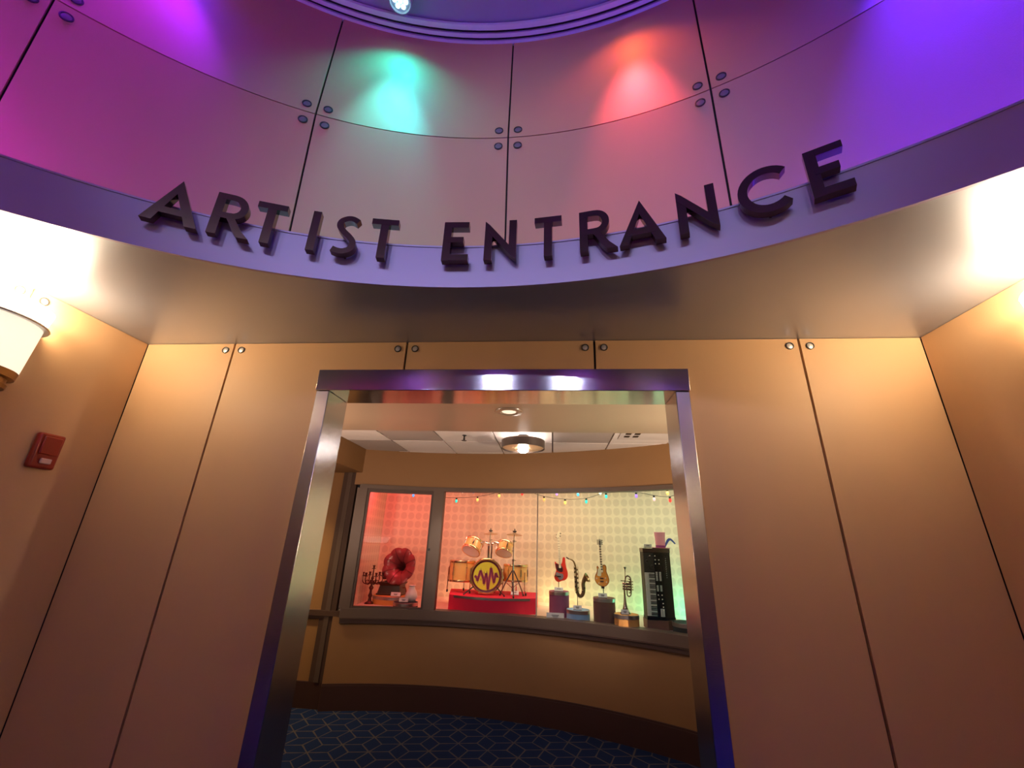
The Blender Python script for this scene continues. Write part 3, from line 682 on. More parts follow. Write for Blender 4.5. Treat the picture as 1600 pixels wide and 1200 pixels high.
def card(x, y, z, wd, ht, label, n=2, tilt=14, deep=0.035):
    o = empty('label_card', (x, y, z)); tag(o, label, 'card', 'small white label cards in the display')
    t = radians(tilt); R = Matrix.Rotation(-t, 4, 'X')
    MB().box(-wd/2, wd/2, -0.002, 0.002, 0.004, ht, 0, R).build('face', WHITE, o, smooth=0)
    MB().box(-wd/2, wd/2, 0.0, deep, 0.0, 0.005).build('foot', BLACK, o, smooth=0)
    b = MB()
    for i in range(n):
        ww = wd*(0.42-0.1*i); zz = ht*(0.62-0.2*i); b.box(-ww/2, ww/2, -0.0035, -0.002, zz-0.003, zz+0.003, 0, R)
    b.build('print', INK, o, smooth=0)
    return o
card(0.196, 2.575, 1.113, 0.092, 0.040, 'white label card at the foot of the red bass guitar', 1)
card(0.380, 2.425, 0.966, 0.085, 0.043, 'white label card at the foot of the saxophone')
card(0.622, 2.325, 1.096, 0.086, 0.042, 'white label card at the foot of the orange guitar')
card(0.805, 2.165, 0.979, 0.070, 0.044, 'white label card leaning against the trumpet bell')
card(1.055, 2.155, 1.571, 0.072, 0.034, 'white label card on top of the keyboard by the hat', 1, 4)
card(-1.64, 2.83, 0.959, 0.110, 0.045, 'white label card below the gramophone box')
card(-1.475, 2.63, 0.931, 0.100, 0.042, 'white label card on the low black pedestal')
card(-0.283, 2.80, 1.036, 0.086, 0.044, 'white label card on the red platform by the stand', 1)
sg = card(0.158, 2.45, ZF+0.001, 0.176, 0.058, 'wide white text card on the case floor before the plum pedestal', 3, 10)

# ------------------------------------------------------------------ red platform and drum kit
plat = empty('drum_platform', (-0.52, 3.0, ZF+0.001)); tag(plat, 'red felt drum platform with a bowed metal front edge', 'platform')
def bow(w0, bulge, yb, n=16, xl=-0.475, xr=0.472): return [(xl + (xr-xl)*i/n, -0.30 - bulge*sin(pi*i/n)) for i in range(n+1)] + [(xr+0.0, yb), (xl-0.12, yb)]
REDF = mat('platform_red', (0.78, 0.016, 0.06), rough=0.8, var=0.08, vscale=25)
MB().slab(bow(0, 0.150, 0.34), 0, 0.145).build('body', REDF, plat)
ef = MB(); fr_ = bow(0, 0.150, 0.34)[1:16]
v = []
for x, y in fr_: v += [(x, y-0.006, 0.128), (x, y-0.006, 0.150), (x, y+0.02, 0.150)]
ef.add(v, [f for i in range(len(fr_)-1) for f in ((3*i, 3*i+3, 3*i+4, 3*i+1), (3*i+1, 3*i+4, 3*i+5, 3*i+2))])
ef.build('edge_strip', mat('rim_steel', (0.55, 0.48, 0.44)), plat)
MB().slab(bow(0, 0.145, 0.335), 0.145, 0.152).build('top', REDF, plat)
PZ = ZF + 0.154

WOOD = mat('drum_amber', (0.86, 0.44, 0.13), rough=0.25, var=0.15, vscale=6, stretch=(1, 1, 0.2), coat=0.4)
HEADW = mat('drum_head', (0.80, 0.70, 0.66), rough=0.5)
GOLD = mat('drum_gold', (0.85, 0.55, 0.28), rough=0.2, metal=0.9)
YEL = mat('drum_yellow', (0.85, 0.68, 0.05), rough=0.45, var=0.05)
MAR = mat('drum_maroon', (0.14, 0.012, 0.035), rough=0.4)
PINK = mat('zigzag_pink', (0.50, 0.09, 0.12), rough=0.5)
def drum(root, M, r, h, lugs=8, mat_shell=WOOD, bottom=True):
    MB().lathe([(r*0.97, 0.0), (r*0.97, h)], 36, 0, M, cap=False).build('shell', mat_shell, root)
    for z0, nm in ((0.0, 'hoop'), (h-0.022, 'hoop')):
        MB().lathe([(r*0.93, z0), (r*1.02, z0), (r*1.03, z0+0.003), (r*1.03, z0+0.019), (r*1.02, z0+0.022), (r*0.93, z0+0.022)], 36, 0, M, cap=False).build(nm, GOLD, root)
    MB().lathe([(0.0005, 0.004), (r*0.95, 0.004)], 36, 0, M, cap=False).build('drum_head', HEADW, root)
    MB().lathe([(0.0005, h-0.004), (r*0.95, h-0.004)], 36, 0, M, cap=False).build('drum_head', HEADW, root)
    lp_ = None
    for k in range(lugs):
        a = 2*pi*(k+0.5)/lugs; b = MB()
        b.box(-0.007, 0.007, -0.006, 0.010, h*0.30, h*0.70); b.tube([(0, 0.006, 0.01), (0, 0.006, h-0.01)], 0.003, 6)
        b.v = [tuple(M @ (Matrix.Rotation(a, 4, 'Z') @ Vector((x, y + r*0.975, z)))) for x, y, z in b.v]
        b.build('lug', CHROME, root)

# bass drum: axis towards the viewer
BZ = 1.216
bd_ = empty('bass_drum', (-0.605, 2.78, PZ)); tag(bd_, 'amber bass drum with a yellow front head and dark red zigzags', 'drum')
M = Matrix.Translation((0, 0, BZ-PZ)) @ Matrix.Rotation(radians(10), 4, 'Z') @ Matrix.Rotation(pi/2, 4, 'X') @ Matrix.Translation((0, 0, -0.22))
r, h = 0.177, 0.22
MB().lathe([(r*0.98, 0.0), (r*0.98, h)], 48, 0, M, cap=False).build('shell', WOOD, bd_)
for z0, z1 in ((h-0.018, h+0.014), (-0.012, 0.018)):
    MB().lathe([(r*0.93, z0), (r*1.03, z0), (r*1.045, z0+0.005), (r*1.045, z1-0.004), (r*1.02, z1), (r*0.95, z1), (r*0.93, z1-0.005)], 48, 0, M, cap=False).build('hoop', GOLD, bd_)
MB().lathe([(0.0005, h-0.012), (r*0.83, h-0.012)], 48, 0, M, cap=False).build('drum_head', YEL, bd_)
MB().lathe([(r*0.82, h-0.012), (r*0.95, h-0.008)], 48, 0, M, cap=False).build('head_border', MAR, bd_)
MB().lathe([(0.0005, 0.0), (r*0.95, 0.0)], 36, 0, M, cap=False).build('rear_head', HEADW, bd_)
zig = [(-.80, 0.0), (-.66, -.12), (-.60, -.33), (-.42, .34), (-.20, -.18), (-.14, -.50), (-.02, .18), (.06, -.2), (.14, -.84), (.30, .52), (.42, .0), (.54, -.42), (.64, .22), (.76, -.05), (.82, .0)]
def flat(pts, y, wd):
    b = MB(); o = stroke([(x*r*0.92, z*r*0.92) for x, z in pts], wd); b.prism(o, y, y+0.002); b.v = [(x, -z, yy) for x, yy, z in [(p[0], p[1], p[2]) for p in b.v]]; return b
def zigmesh(wd, zoff):
    b = MB()
    for (x0, z0), (x1, z1) in zip(zig[:-1], zig[1:]):
        o = stroke([(x0*r*.92, z0*r*.92), (x1*r*.92, z1*r*.92)], wd)
        n = len(o); b.add([tuple(M @ Vector((x, z, h-0.012+zoff))) for x, z in o], [tuple(range(n))])
    return b
zigmesh(0.030, 0.0015).build('zigzag', PINK, bd_, smooth=0)
zigmesh(0.013, 0.0028).build('zigzag_core', mat('zigzag_maroon', (0.20, 0.02, 0.07)), bd_, smooth=0)
tickb = MB()
for x, z0, z1 in ((-.42, .30, .52), (-.18, .18, .30), (.02, .2, .36), (.30, .5, .66), (.48, .15, .28), (-.38, -.30, -.12), (-.6, -.46, -.3), (-.14, -.62, -.45), (.14, -.98, -.8), (.54, -.54, -.4)):
    tickb.add([tuple(M @ Vector((x*r*.88+dx, z*r*.88, h-0.009))) for dx, z in ((-0.004, z0), (0.004, z0), (0.001, z1), (-0.001, z1))], [(0, 1, 2, 3)])
tag(tickb.build('zigzag_ticks', MAR, bd_, smooth=0), kind='stuff')
for k in range(8):
    a = 2*pi*(k+.5)/8; b = MB(); b.box(-0.008, 0.008, 0, 0.014, 0.05, h-0.05); b.tube([(0, 0.01, 0.0), (0, 0.01, h)], 0.0035, 6); b.box(-0.008, 0.008, -0.004, 0.018, h-0.02, h+0.016)
    b.v = [tuple(M @ (Matrix.Rotation(a, 4, 'Z') @ Vector((x, y + r*0.985, z)))) for x, y, z in b.v]; b.build('lug', GOLD, bd_)
for s in (-1, 1):
    MB().tube([(s*0.13, -0.05, 0.085), (s*0.21, -0.11, 0.02), (s*0.222, -0.125, 0.011)], [0.007, 0.006, 0.008], 8).build('spur_leg', BLACK, bd_)
mt = MB()
mt.lathe([(0.03, 0.355), (0.03, 0.370), (0.02, 0.375)], 16, 0, Matrix.Translation((0.01, 0.12, 0)))
for s in (-1, 1):
    mt.tube([(0.01+s*0.018, 0.12, 0.35), (0.01+s*0.02, 0.12, 0.53), (0.01+s*0.05, 0.12, 0.55), (0.01+s*0.13, 0.125, 0.535)], 0.009, 8)
    mt.ball((0.01+s*0.02, 0.12, 0.53), 0.017); mt.ball((0.01+s*0.06, 0.12, 0.547), 0.014)
mt.build('tom_mount', CHROME, bd_)
# rack toms
for nm, loc, ax, r_, h_, lab in (('tom_drum', (-0.822, 2.90, 1.462), (0.20, 0.52, 0.80), 0.112, 0.135, 'amber tom drum tilted back over the bass drum, larger of the pair'),
                                 ('tom_drum', (-0.433, 2.90, 1.452), (0.10, 0.48, 0.86), 0.098, 0.125, 'amber tom drum tilted back over the bass drum, beside the cymbal stand')):
    t = empty(nm, loc); tag(t, lab, 'drum', 'amber drums of the kit'); drum(t, align(ax), r_, h_, 6)
# standing drums
def floor_tom(x, y, r_, zb, zt, lab, bend=False):
    t = empty('floor_tom', (x, y, PZ)); tag(t, lab, 'drum', 'amber drums of the kit')
    drum(t, Matrix.Translation((0, 0, zb-PZ)), r_, zt-zb, 6)
    for k, a in enumerate((200, 320, 90)):
        c, s = cos(radians(a)), sin(radians(a)); q = r_*1.06
        p = [(q*c, q*s, zt-PZ-0.08), (q*c, q*s, zb-PZ-0.01)] + ([(q*1.02*c, q*1.02*s, 0.05), (q*1.12*c, q*1.12*s, 0.03)] if bend else []) + [((q*1.14 if bend else q)*c, (q*1.14 if bend else q)*s, 0.006)]
        lg_ = MB().tube(p, 0.0055, 7).build('leg', CHROME, t)
        e = p[-1]; MB().lathe([(0.010, 0), (0.010, 0.025), (0.006, 0.028)], 10, 0, Matrix.Translation((e[0], e[1], 0))).build('rubber_foot', BLACK, lg_)
floor_tom(-0.925, 2.99, 0.150, 1.135, 1.362, 'large amber floor tom on thin legs beside the bass drum')
floor_tom(-0.297, 3.00, 0.140, 1.160, 1.342, 'shallower amber drum on bent legs behind the cymbal stand', True)
CYM = mat('cymbal_gold', (0.80, 0.62, 0.40), rough=0.28, metal=0.85, var=0.1, vscale=20)
def cymbal_stand(x, y, ztop, rad, tilt, lab, spread=0.15, leg0=40):
    t = empty('cymbal_stand', (x, y, PZ)); tag(t, lab, 'cymbal stand', 'cymbal stands of the drum kit'); H = ztop-PZ
    MB().tube([(0, 0, 0.05), (0, 0, H*0.55), (0, 0, H*0.55+0.001), (0, 0, H-0.09), (0.006, -0.004, H+0.01)], [0.009, 0.009, 0.006, 0.006, 0.005], 10).build('pole', CHROME, t)
    cl = MB()
    for z in (H*0.22, H*0.55, H-0.10): cl.lathe([(0.012, z-0.012), (0.014, z-0.01), (0.014, z+0.01), (0.012, z+0.012)], 12); cl.tube([(0.01, 0, z), (0.03, 0, z)], 0.004, 6)
    cl.build('clamp', CHROME, t)
    for k in range(3):
        a = radians(leg0+120*k); c, s = cos(a), sin(a)
        lg_ = MB().tube([(0.010*c, 0.010*s, 0.26), (0.075*c, 0.075*s, 0.155), (spread*c, spread*s, 0.012)], 0.007, 7).build('leg', mat('leg_grey', (0.12, 0.10, 0.10), rough=0.3, metal=0.7), t)
        MB().tube([(0.008*c, 0.008*s, 0.09), (0.085*c, 0.085*s, 0.14)], 0.004, 6).build('brace', CHROME, lg_)
        MB().ball((spread*c, spread*s, 0.012), 0.012, 0.012, 0.011, 10, 6).build('rubber_foot', BLACK, lg_)
    Mc = align(tilt, (0.006, -0.004, H-0.02))
    MB().lathe([(0.006, 0.012), (0.02, 0.011), (0.03, 0.004), (rad*0.6, -0.004), (rad, -0.012), (rad, -0.014), (rad*0.6, -0.006), (0.03, 0.001), (0.006, 0.008)], 36, 0, Mc, cap=False).build('cymbal', CYM, t)
    b = MB().lathe([(0.012, 0.012), (0.013, 0.03), (0.006, 0.034), (0.005, 0.055)], 10, 0, Mc); b.box(-0.022, 0.022, -0.003, 0.003, 0.018, 0.034, 0, Mc); b.build('wing_nut', BLACK, t)
cymbal_stand(-0.306, 2.745, 1.690, 0.090, (0.02, 0.10, 1), 'thin cymbal on a chrome tripod stand in front of the shallow drum')
cymbal_stand(-0.632, 3.12, 1.700, 0.090, (-0.05, 0.10, 1), 'thin cymbal on a pole rising behind the bass drum', 0.12, 80)

# ------------------------------------------------------------------ gramophone, candelabra, vase
DWOOD = mat('dark_wood', (0.055, 0.022, 0.014), rough=0.3, var=0.2, vscale=8, stretch=(1, 1, 6))
gm = empty('gramophone', (-1.755, 3.03, 0.959)); tag(gm, 'gramophone with a dark red petal horn on a dark wooden box', 'gramophone')
gb = MB()
def frus(b, x, y, z0, z1, mi=0): 
    v = [(-x[0], -y[0], z0), (x[0], -y[0], z0), (x[0], y[0], z0), (-x[0], y[0], z0), (-x[1], -y[1], z1), (x[1], -y[1], z1), (x[1], y[1], z1), (-x[1], y[1], z1)]
    b.add(v, [(3, 2, 1, 0), (4, 5, 6, 7), (0, 1, 5, 4), (1, 2, 6, 5), (2, 3, 7, 6), (3, 0, 4, 7)], mi)
frus(gb, (0.145, 0.145), (0.125, 0.125), 0, 0.018); frus(gb, (0.135, 0.118), (0.115, 0.1), 0.018, 0.10); frus(gb, (0.118, 0.135), (0.1, 0.115), 0.10, 0.122); frus(gb, (0.138, 0.138), (0.118, 0.118), 0.122, 0.137)
gb.build('box', DWOOD, gm)
MB().lathe([(0.10, 0.137), (0.10, 0.146), (0.095, 0.148), (0.001, 0.148)], 32, cap=False).build('turntable', BLACK, gm)
def petal(r, z, a, j):
    k = max(0, (r-0.05)/0.15); lob = abs(cos(4*(a+0.39)))**0.7
    return r*(1 + 0.075*k*(lob-0.6)), z - 0.016*k*k*(1-lob)
HORN = mat('horn_red', (0.28, 0.05, 0.06), rough=0.30, var=0.12, vscale=3); 
hx = (0.082, -0.12, 0.318)
Mh = align((-0.08, -0.93, 0.14), hx)
prof = [(0.022, -0.27), (0.028, -0.20), (0.040, -0.13), (0.060, -0.075), (0.095, -0.035), (0.140, -0.012), (0.185, -0.004), (0.200, -0.006)]
hb = MB().lathe(prof, 64, 0, Mh, cap=False, mod=petal); hb.lathe([(r_*1.0+0.002, z-0.004) for r_, z in prof], 64, 0, Mh, cap=False, mod=petal)
hb.build('horn', HORN, gm)
sm = MB()
for k in range(8):
    a = 2*pi*k/8 + pi/8 - 0.39 + 0.39
    sm.tube([tuple(Mh @ Vector((petal(r_, z, a, 0)[0]*cos(a), petal(r_, z, a, 0)[0]*sin(a), petal(r_, z, a, 0)[1]+0.002))) for r_, z in prof[1:]], 0.0028, 4)
sm.build('horn_seams', mat('seam_dark', (0.10, 0.01, 0.015), rough=0.4), gm)
e0 = Mh @ Vector((0, 0, -0.27))
MB().tube(spline([tuple(e0 + Vector((0.004, -0.02, 0))), tuple(e0), (e0.x-0.02, e0.y+0.05, e0.z-0.03), (-0.03, 0.13, 0.235), (-0.08, 0.10, 0.195), (-0.115, 0.03, 0.19)], 5, closed=False), 0.020, 12).build('tone_arm', BLACK, gm)
MB().lathe([(0.03, -0.012), (0.034, 0), (0.03, 0.012)], 18, 0, align((0, 1, 0.2), (-0.12, 0.02, 0.185))).build('sound_box', CHROME, gm)
MB().tube([(0.128, -0.02, 0.08), (0.165, -0.02, 0.08), (0.172, -0.025, 0.07), (0.185, -0.03, 0.024), (0.19, -0.03, 0.018), (0.235, -0.03, 0.016)], 0.005, 8).build('crank', mat('crank_red', (0.22, 0.03, 0.02), rough=0.4), gm)

cd = empty('candelabra', (-1.945, 2.86, ZF+0.001)); tag(cd, 'dark ornate candelabra with branching arms beside the gramophone', 'candelabra')
CAND = mat('candelabra_metal', (0.10, 0.03, 0.025), rough=0.35, metal=0.6)
MB().lathe([(0.055, 0), (0.05, 0.012), (0.022, 0.03), (0.016, 0.06), (0.026, 0.085), (0.015, 0.11), (0.013, 0.14), (0.028, 0.165), (0.013, 0.19), (0.010, 0.25), (0.018, 0.265), (0.008, 0.29), (0.007, 0.34)], 20).build('stem', CAND, cd)
for k in range(7):
    if k < 6:
        a = radians(10 + 60*k); c, s = cos(a), sin(a)
        q = spline([(0.008*c, 0.008*s, 0.235), (0.05*c, 0.05*s, 0.205), (0.095*c, 0.095*s, 0.215), (0.115*c, 0.115*s, 0.25), (0.113*c, 0.113*s, 0.285)], 5, closed=False)
        arm = MB().tube(q, 0.0055, 7)
        arm.tube(spline([(0.06*c, 0.06*s, 0.205), (0.07*c, 0.07*s, 0.235), (0.05*c, 0.05*s, 0.245), (0.045*c, 0.045*s, 0.23)], 4, closed=False), 0.004, 6)
        arm = arm.build('arm', CAND, cd); X = (0.113*c, 0.113*s, 0.285)
    else:
        arm = MB().tube([(0, 0, 0.33), (0, 0, 0.365)], 0.006, 8).build('arm', CAND, cd); X = (0, 0, 0.36)
    MB().lathe([(0.004, 0), (0.024, 0.006), (0.025, 0.010), (0.010, 0.012), (0.010, 0.03), (0.015, 0.034), (0.015, 0.042), (0.008, 0.044)], 14, 0, Matrix.Translation(X)).build('candle_cup', CAND, arm)
vs = MB().lathe([(0.04, 0), (0.062, 0.02), (0.070, 0.05), (0.058, 0.09), (0.036, 0.125), (0.030, 0.145), (0.040, 0.16), (0.036, 0.16), (0.026, 0.145)], 28).build('vase', mat('vase_white', (0.78, 0.72, 0.68), rough=0.3))
vs.location = (-1.43, 2.75, 0.931); tag(vs, 'small white rounded vase half hidden behind the window mullion', 'vase')

# ------------------------------------------------------------------ red bass guitar
def pxm(pts, x0, y0, s): return [((x-x0)*s, (y0-y)*s) for x, y in pts]
bg = empty('bass_guitar', (0.197, 2.66, 1.1125)); tag(bg, 'red bass guitar upright on a thin rod above the plum pedestal', 'guitar')
S_ = 0.00091; bx, by = 237, 700
body = spline(pxm([(191, 392), (199, 388), (212, 402), (240, 412), (268, 408), (278, 385), (286, 342), (300, 332), (314, 346), (318, 400), (330, 455), (344, 500), (340, 550), (312, 582), (272, 592), (238, 606), (203, 592), (185, 556), (196, 512), (208, 482), (198, 440)], bx, by, S_), 4)
bev(MB().prism(body, -0.018, 0.018).build('body', mat('bass_red', (0.70, 0.040, 0.022), rough=0.18, var=0.12, vscale=5, coat=0.5), bg), 0.006, 2)
pg = spline(pxm([(202, 405), (238, 418), (262, 420), (280, 440), (288, 478), (272, 498), (232, 490), (212, 470), (202, 435)], bx, by, S_), 4)
MB().prism(pg, -0.021, -0.018).build('pickguard', mat('pickguard_maroon', (0.09, 0.012, 0.015), rough=0.3), bg)
pg2 = spline(pxm([(212, 500), (250, 512), (288, 520), (290, 560), (262, 582), (240, 575), (215, 540), (200, 530)], bx, by, S_), 4)
MB().prism(pg2, -0.0205, -0.018).build('control_plate', mat('plate_grey', (0.42, 0.33, 0.36), rough=0.25, metal=0.5), bg)
def taper(p0, p1, w0, w1): return stroke([p0, p1], [w0, w1])
n0, n1 = ((254-bx)*S_, (by-470)*S_), ((234-bx)*S_, (by-120)*S_)
PALE = mat('maple', (0.90, 0.76, 0.52), rough=0.35)
MB().prism(taper(n0, n1, 0.024, 0.017), -0.026, -0.008).build('neck', PALE, bg)
hd = spline([(n1[0]-0.011, n1[1]), (n1[0]-0.022, n1[1]+0.012), (n1[0]-0.012, n1[1]+0.045), (n1[0]+0.004, n1[1]+0.072), (n1[0]+0.016, n1[1]+0.060), (n1[0]+0.014, n1[1]+0.02), (n1[0]+0.009, n1[1])], 4)
MB().prism(hd, -0.024, -0.012).build('headstock', PALE, bg)
frb = MB()
for k in range(15):
    t = 1-(2**(-k/9.0)); p = Vector(n1).lerp(Vector(n0), t*1.3)
    frb.box(p.x-0.0105, p.x+0.0105, -0.0275, -0.026, p.y-0.0014, p.y+0.0014)
frb.build('frets', mat('fret_dark', (0.16, 0.10, 0.08), rough=0.4), bg)
tn = MB()
for k in range(4):
    p = (n1[0]+(-0.020 if k % 2 == 0 else 0.018)+0.002*k, -0.018, n1[1]+0.006+0.014*k); tn.ball(p, 0.0085, 0.004, 0.006, 8, 6)
tn.build('tuning_pegs', BLACK, bg)
pk = MB(); pk.box((250-bx)*S_-0.02, (250-bx)*S_+0.02, -0.026, -0.020, (by-470)*S_, (by-455)*S_); pk.box((240-bx)*S_-0.02, (240-bx)*S_+0.02, -0.026, -0.020, (by-552)*S_, (by-538)*S_)
pk.build('pickups', BLACK, bg)
MB().box((205-bx)*S_-0.012, (205-bx)*S_+0.012, -0.026, -0.020, (by-545)*S_, (by-530)*S_).build('bridge', CHROME, bg)
MB().tube([(0, 0, 0.0), (0, 0, 0.10)], 0.004, 8).build('rod', BLACK, bg)

# ------------------------------------------------------------------ orange guitar
eg = empty('electric_guitar', (0.640, 2.41, 1.0955)); tag(eg, 'orange sunburst electric guitar upright above the brown pedestal', 'guitar')
S_ = 0.00088; bx, by = 735, 798
body = spline(pxm([(668, 486), (678, 478), (690, 500), (712, 520), (733, 505), (731, 478), (744, 461), (764, 466), (774, 490), (772, 530), (790, 575), (800, 618), (788, 655), (755, 682), (715, 684), (672, 665), (645, 628), (646, 585), (662, 550), (672, 520)], bx, by, S_), 4)
def sunburst():
    m = mat('guitar_orange', (0.85, 0.33, 0.06), rough=0.18, coat=0.5); return m
bev(MB().prism(body, -0.018, 0.018).build('body', sunburst(), eg), 0.006, 2)
rim_ = MB(); rr_ = [(x, -0.0185, z) for x, z in body]; rim_.tube(rr_ + rr_[:1], 0.003, 6); rim_.build('body_edge', mat('guitar_burnt', (0.24, 0.05, 0.015), rough=0.25), eg)
pgz = pxm([(683, 498), (712, 524), (712, 575), (690, 580), (668, 572), (674, 540)], bx, by, S_)
MB().prism(spline(pgz, 4), -0.0215, -0.018).build('pickguard', mat('pickguard_cream', (0.80, 0.74, 0.50), rough=0.4), eg)
n0, n1 = ((722-bx)*S_, (by-540)*S_), ((711-bx)*S_, (by-255)*S_)
MB().prism(taper(n0, n1, 0.024, 0.018), -0.026, -0.008).build('neck', PALE, eg)
fb = MB()
for k in range(10):
    p = Vector(n1).lerp(Vector(n0), 0.03+0.095*k); fb.box(p.x-0.010, p.x+0.010, -0.0275, -0.026, p.y-0.005, p.y+0.004)
fb.build('fret_markers', BLACK, eg)
hd = [(n1[0]-0.010, n1[1]), (n1[0]-0.018, n1[1]+0.02), (n1[0]-0.016, n1[1]+0.06), (n1[0]-0.004, n1[1]+0.068), (n1[0]+0.006, n1[1]+0.064), (n1[0]+0.018, n1[1]+0.06), (n1[0]+0.020, n1[1]+0.02), (n1[0]+0.010, n1[1])]
MB().prism(hd, -0.024, -0.012).build('headstock', mat('headstock_pale', (0.55, 0.50, 0.40), rough=0.3), eg)
tn = MB()
for s in (-1, 1):
    for k in range(3): tn.ball((n1[0]+s*0.024, -0.018, n1[1]+0.018+0.018*k), 0.006, 0.004, 0.005, 8, 6)
tn.box(n1[0]-0.006, n1[0]+0.006, -0.026, -0.024, n1[1]+0.01, n1[1]+0.05)
tn.build('tuning_pegs', mat('peg_dark', (0.10, 0.08, 0.07), rough=0.3), eg)
pk = MB()
for yy in (602, 634): pk.box((718-bx)*S_-0.018, (718-bx)*S_+0.018, -0.024, -0.018, (by-yy)*S_-0.006, (by-yy)*S_+0.006)
pk.build('pickups', mat('pickup_dark', (0.11, 0.06, 0.04), rough=0.3), eg)
kb = MB()
for x, y in ((662, 605), (684, 655), (770, 640), (762, 600)): kb.lathe([(0.007, 0), (0.006, 0.006), (0.001, 0.0065)], 10, 0, align((0, -1, 0), ((x-bx)*S_, -0.018, (by-y)*S_)))
kb.build('knobs', mat('knob_cream', (0.75, 0.62, 0.40), rough=0.3), eg)
rd = MB().tube([(0, 0, 0.0), (0, 0, 0.115)], 0.004, 8); rd.box(-0.02, 0.01, -0.012, 0.012, 0.078, 0.098); rd.build('rod', BLACK, eg)

# ------------------------------------------------------------------ saxophone
sx_ = empty('saxophone', (0.386, 2.51, 0.9655)); tag(sx_, 'brass saxophone with open keys hung on a rod above blue pedestal', 'saxophone')
S_ = 0.00091; bx, by = 443, 918
P3 = lambda pts: [((x-bx)*S_, 0, (by-y)*S_) for x, y in pts]
SAX = mat('sax_brass', (0.34, 0.23, 0.11), rough=0.28, metal=0.9, var=0.2, vscale=30)
MB().tube(P3(spline([(322, 386), (335, 394), (354, 404)], 4, closed=False)), 0.0065, 10).build('mouthpiece', BLACK, sx_)
MB().tube(P3(spline([(350, 402), (378, 408), (402, 425), (416, 450), (424, 478)], 5, closed=False)), [0.006+0.0002*i for i in range(21)], 10).build('neck', SAX, sx_)
bp_ = spline([(424, 474), (430, 540), (432, 620), (436, 700), (446, 760), (472, 788), (502, 768), (514, 720), (510, 670), (516, 635), (530, 612), (544, 600)], 5, closed=False)
nn = len(bp_); rad_ = [0.009 + 0.011*min(1, i/(nn*0.62)) + (0.022*max(0, (i/nn-0.76)/0.24)**2 if i/nn > 0.76 else 0) for i in range(nn)]
MB().tube(P3(bp_), rad_, 14).build('body_tube', SAX, sx_)
e = Vector(P3([bp_[-1]])[0]); d = (e - Vector(P3([bp_[-3]])[0])).normalized()
MB().lathe([(rad_[-1]*0.96, -0.004), (0.046, 0.012), (0.050, 0.018), (0.047, 0.019), (0.03, 0.004), (0.015, -0.03)], 24, 0, align((d.x+.15, -0.35, d.z), e), cap=False).build('bell', SAX, sx_)
kx = MB()
for i, (x, y) in enumerate([(418, 500), (440, 515), (416, 540), (442, 560), (418, 590), (446, 600), (420, 640), (448, 650), (424, 690), (450, 700), (520, 700), (500, 735), (430, 750)]):
    c = P3([(x, y)])[0]; kx.lathe([(0.010, 0), (0.010, 0.006), (0.004, 0.008)], 10, 0, align((0.3*(-1)**i, -1, 0), (c[0], -0.016, c[2])))
kx.build('keys', mat('key_brass', (0.42, 0.32, 0.18), rough=0.25, metal=0.9), sx_)
kr = MB()
for x in (408, 428, 452): kr.tube(P3([(x, 480), (x+6, 620), (x+10, 745)]), 0.003, 6)
kr.tube([(p[0], -0.024, p[2]) for p in P3([(436, 490), (444, 740)])], 0.003, 6); kr.build('key_rods', SAX, sx_)
MB().tube([(0, 0.01, 0), (0, 0.01, 0.135)], 0.003, 8).build('rod', BLACK, sx_)

# ------------------------------------------------------------------ trumpet
tr_ = empty('trumpet', (0.824, 2.26, 0.9785)); tag(tr_, 'brass trumpet standing bell down on the low orange pedestal', 'trumpet')
TRM = mat('trumpet_brass', (0.50, 0.36, 0.24), rough=0.24, metal=0.9)
MB().lathe([(0.052, 0), (0.050, 0.004), (0.034, 0.022), (0.022, 0.05), (0.014, 0.09), (0.010, 0.14), (0.0085, 0.20)], 28, cap=False).build('bell', TRM, tr_)
tb = MB()
tb.tube(spline([(0, 0, 0.19), (0.006, 0, 0.25), (0.012, 0, 0.29), (0.02, 0, 0.318), (0.04, 0, 0.328), (0.060, 0, 0.315), (0.066, 0, 0.285), (0.066, 0, 0.25)], 5, closed=False), 0.0065, 10)
tb.tube(spline([(0.026, 0, 0.27), (0.024, 0, 0.19), (0.026, 0, 0.160), (0.042, 0, 0.147), (0.058, 0, 0.160), (0.064, 0, 0.19), (0.067, 0, 0.25)], 5, closed=False), 0.0058, 10)
tb.tube(spline([(0.044, 0, 0.30), (0.060, 0, 0.295), (0.062, 0, 0.275), (0.044, 0, 0.268)], 5, closed=False), 0.005, 8)
tb.tube(spline([(0.040, 0, 0.205), (0.056, 0, 0.20), (0.058, 0, 0.182), (0.040, 0, 0.178)], 5, closed=False), 0.005, 8)
tb.build('tubing', TRM, tr_)
vv = MB()
for k in range(3):
    z = 0.212 + 0.023*k; vv.lathe([(0.008, -0.014), (0.010, -0.012), (0.010, 0.064), (0.008, 0.068), (0.003, 0.069), (0.003, 0.082), (0.009, 0.083), (0.009, 0.086)], 14, 0, align((1, 0, -0.05), (-0.002, 0, z)))
vv.lathe([(0.004, -0.03), (0.004, 0.09)], 8, 0, align((1, 0, -0.05), (-0.002, 0, 0.282)))
vv.build('valves', mat('valve_copper', (0.58, 0.34, 0.26), rough=0.25, metal=0.9), tr_)
MB().tube([(0.010, 0, 0.28), (0.015, 0, 0.345), (0.016, 0, 0.395)], [0.0035, 0.0035, 0.004], 8).build('lead_pipe', TRM, tr_)
MB().lathe([(0.004, 0.36), (0.005, 0.385), (0.013, 0.400), (0.015, 0.408), (0.010, 0.408)], 16, 0, Matrix.Translation((0.016, 0, 0))).build('mouthpiece', CHROME, tr_)

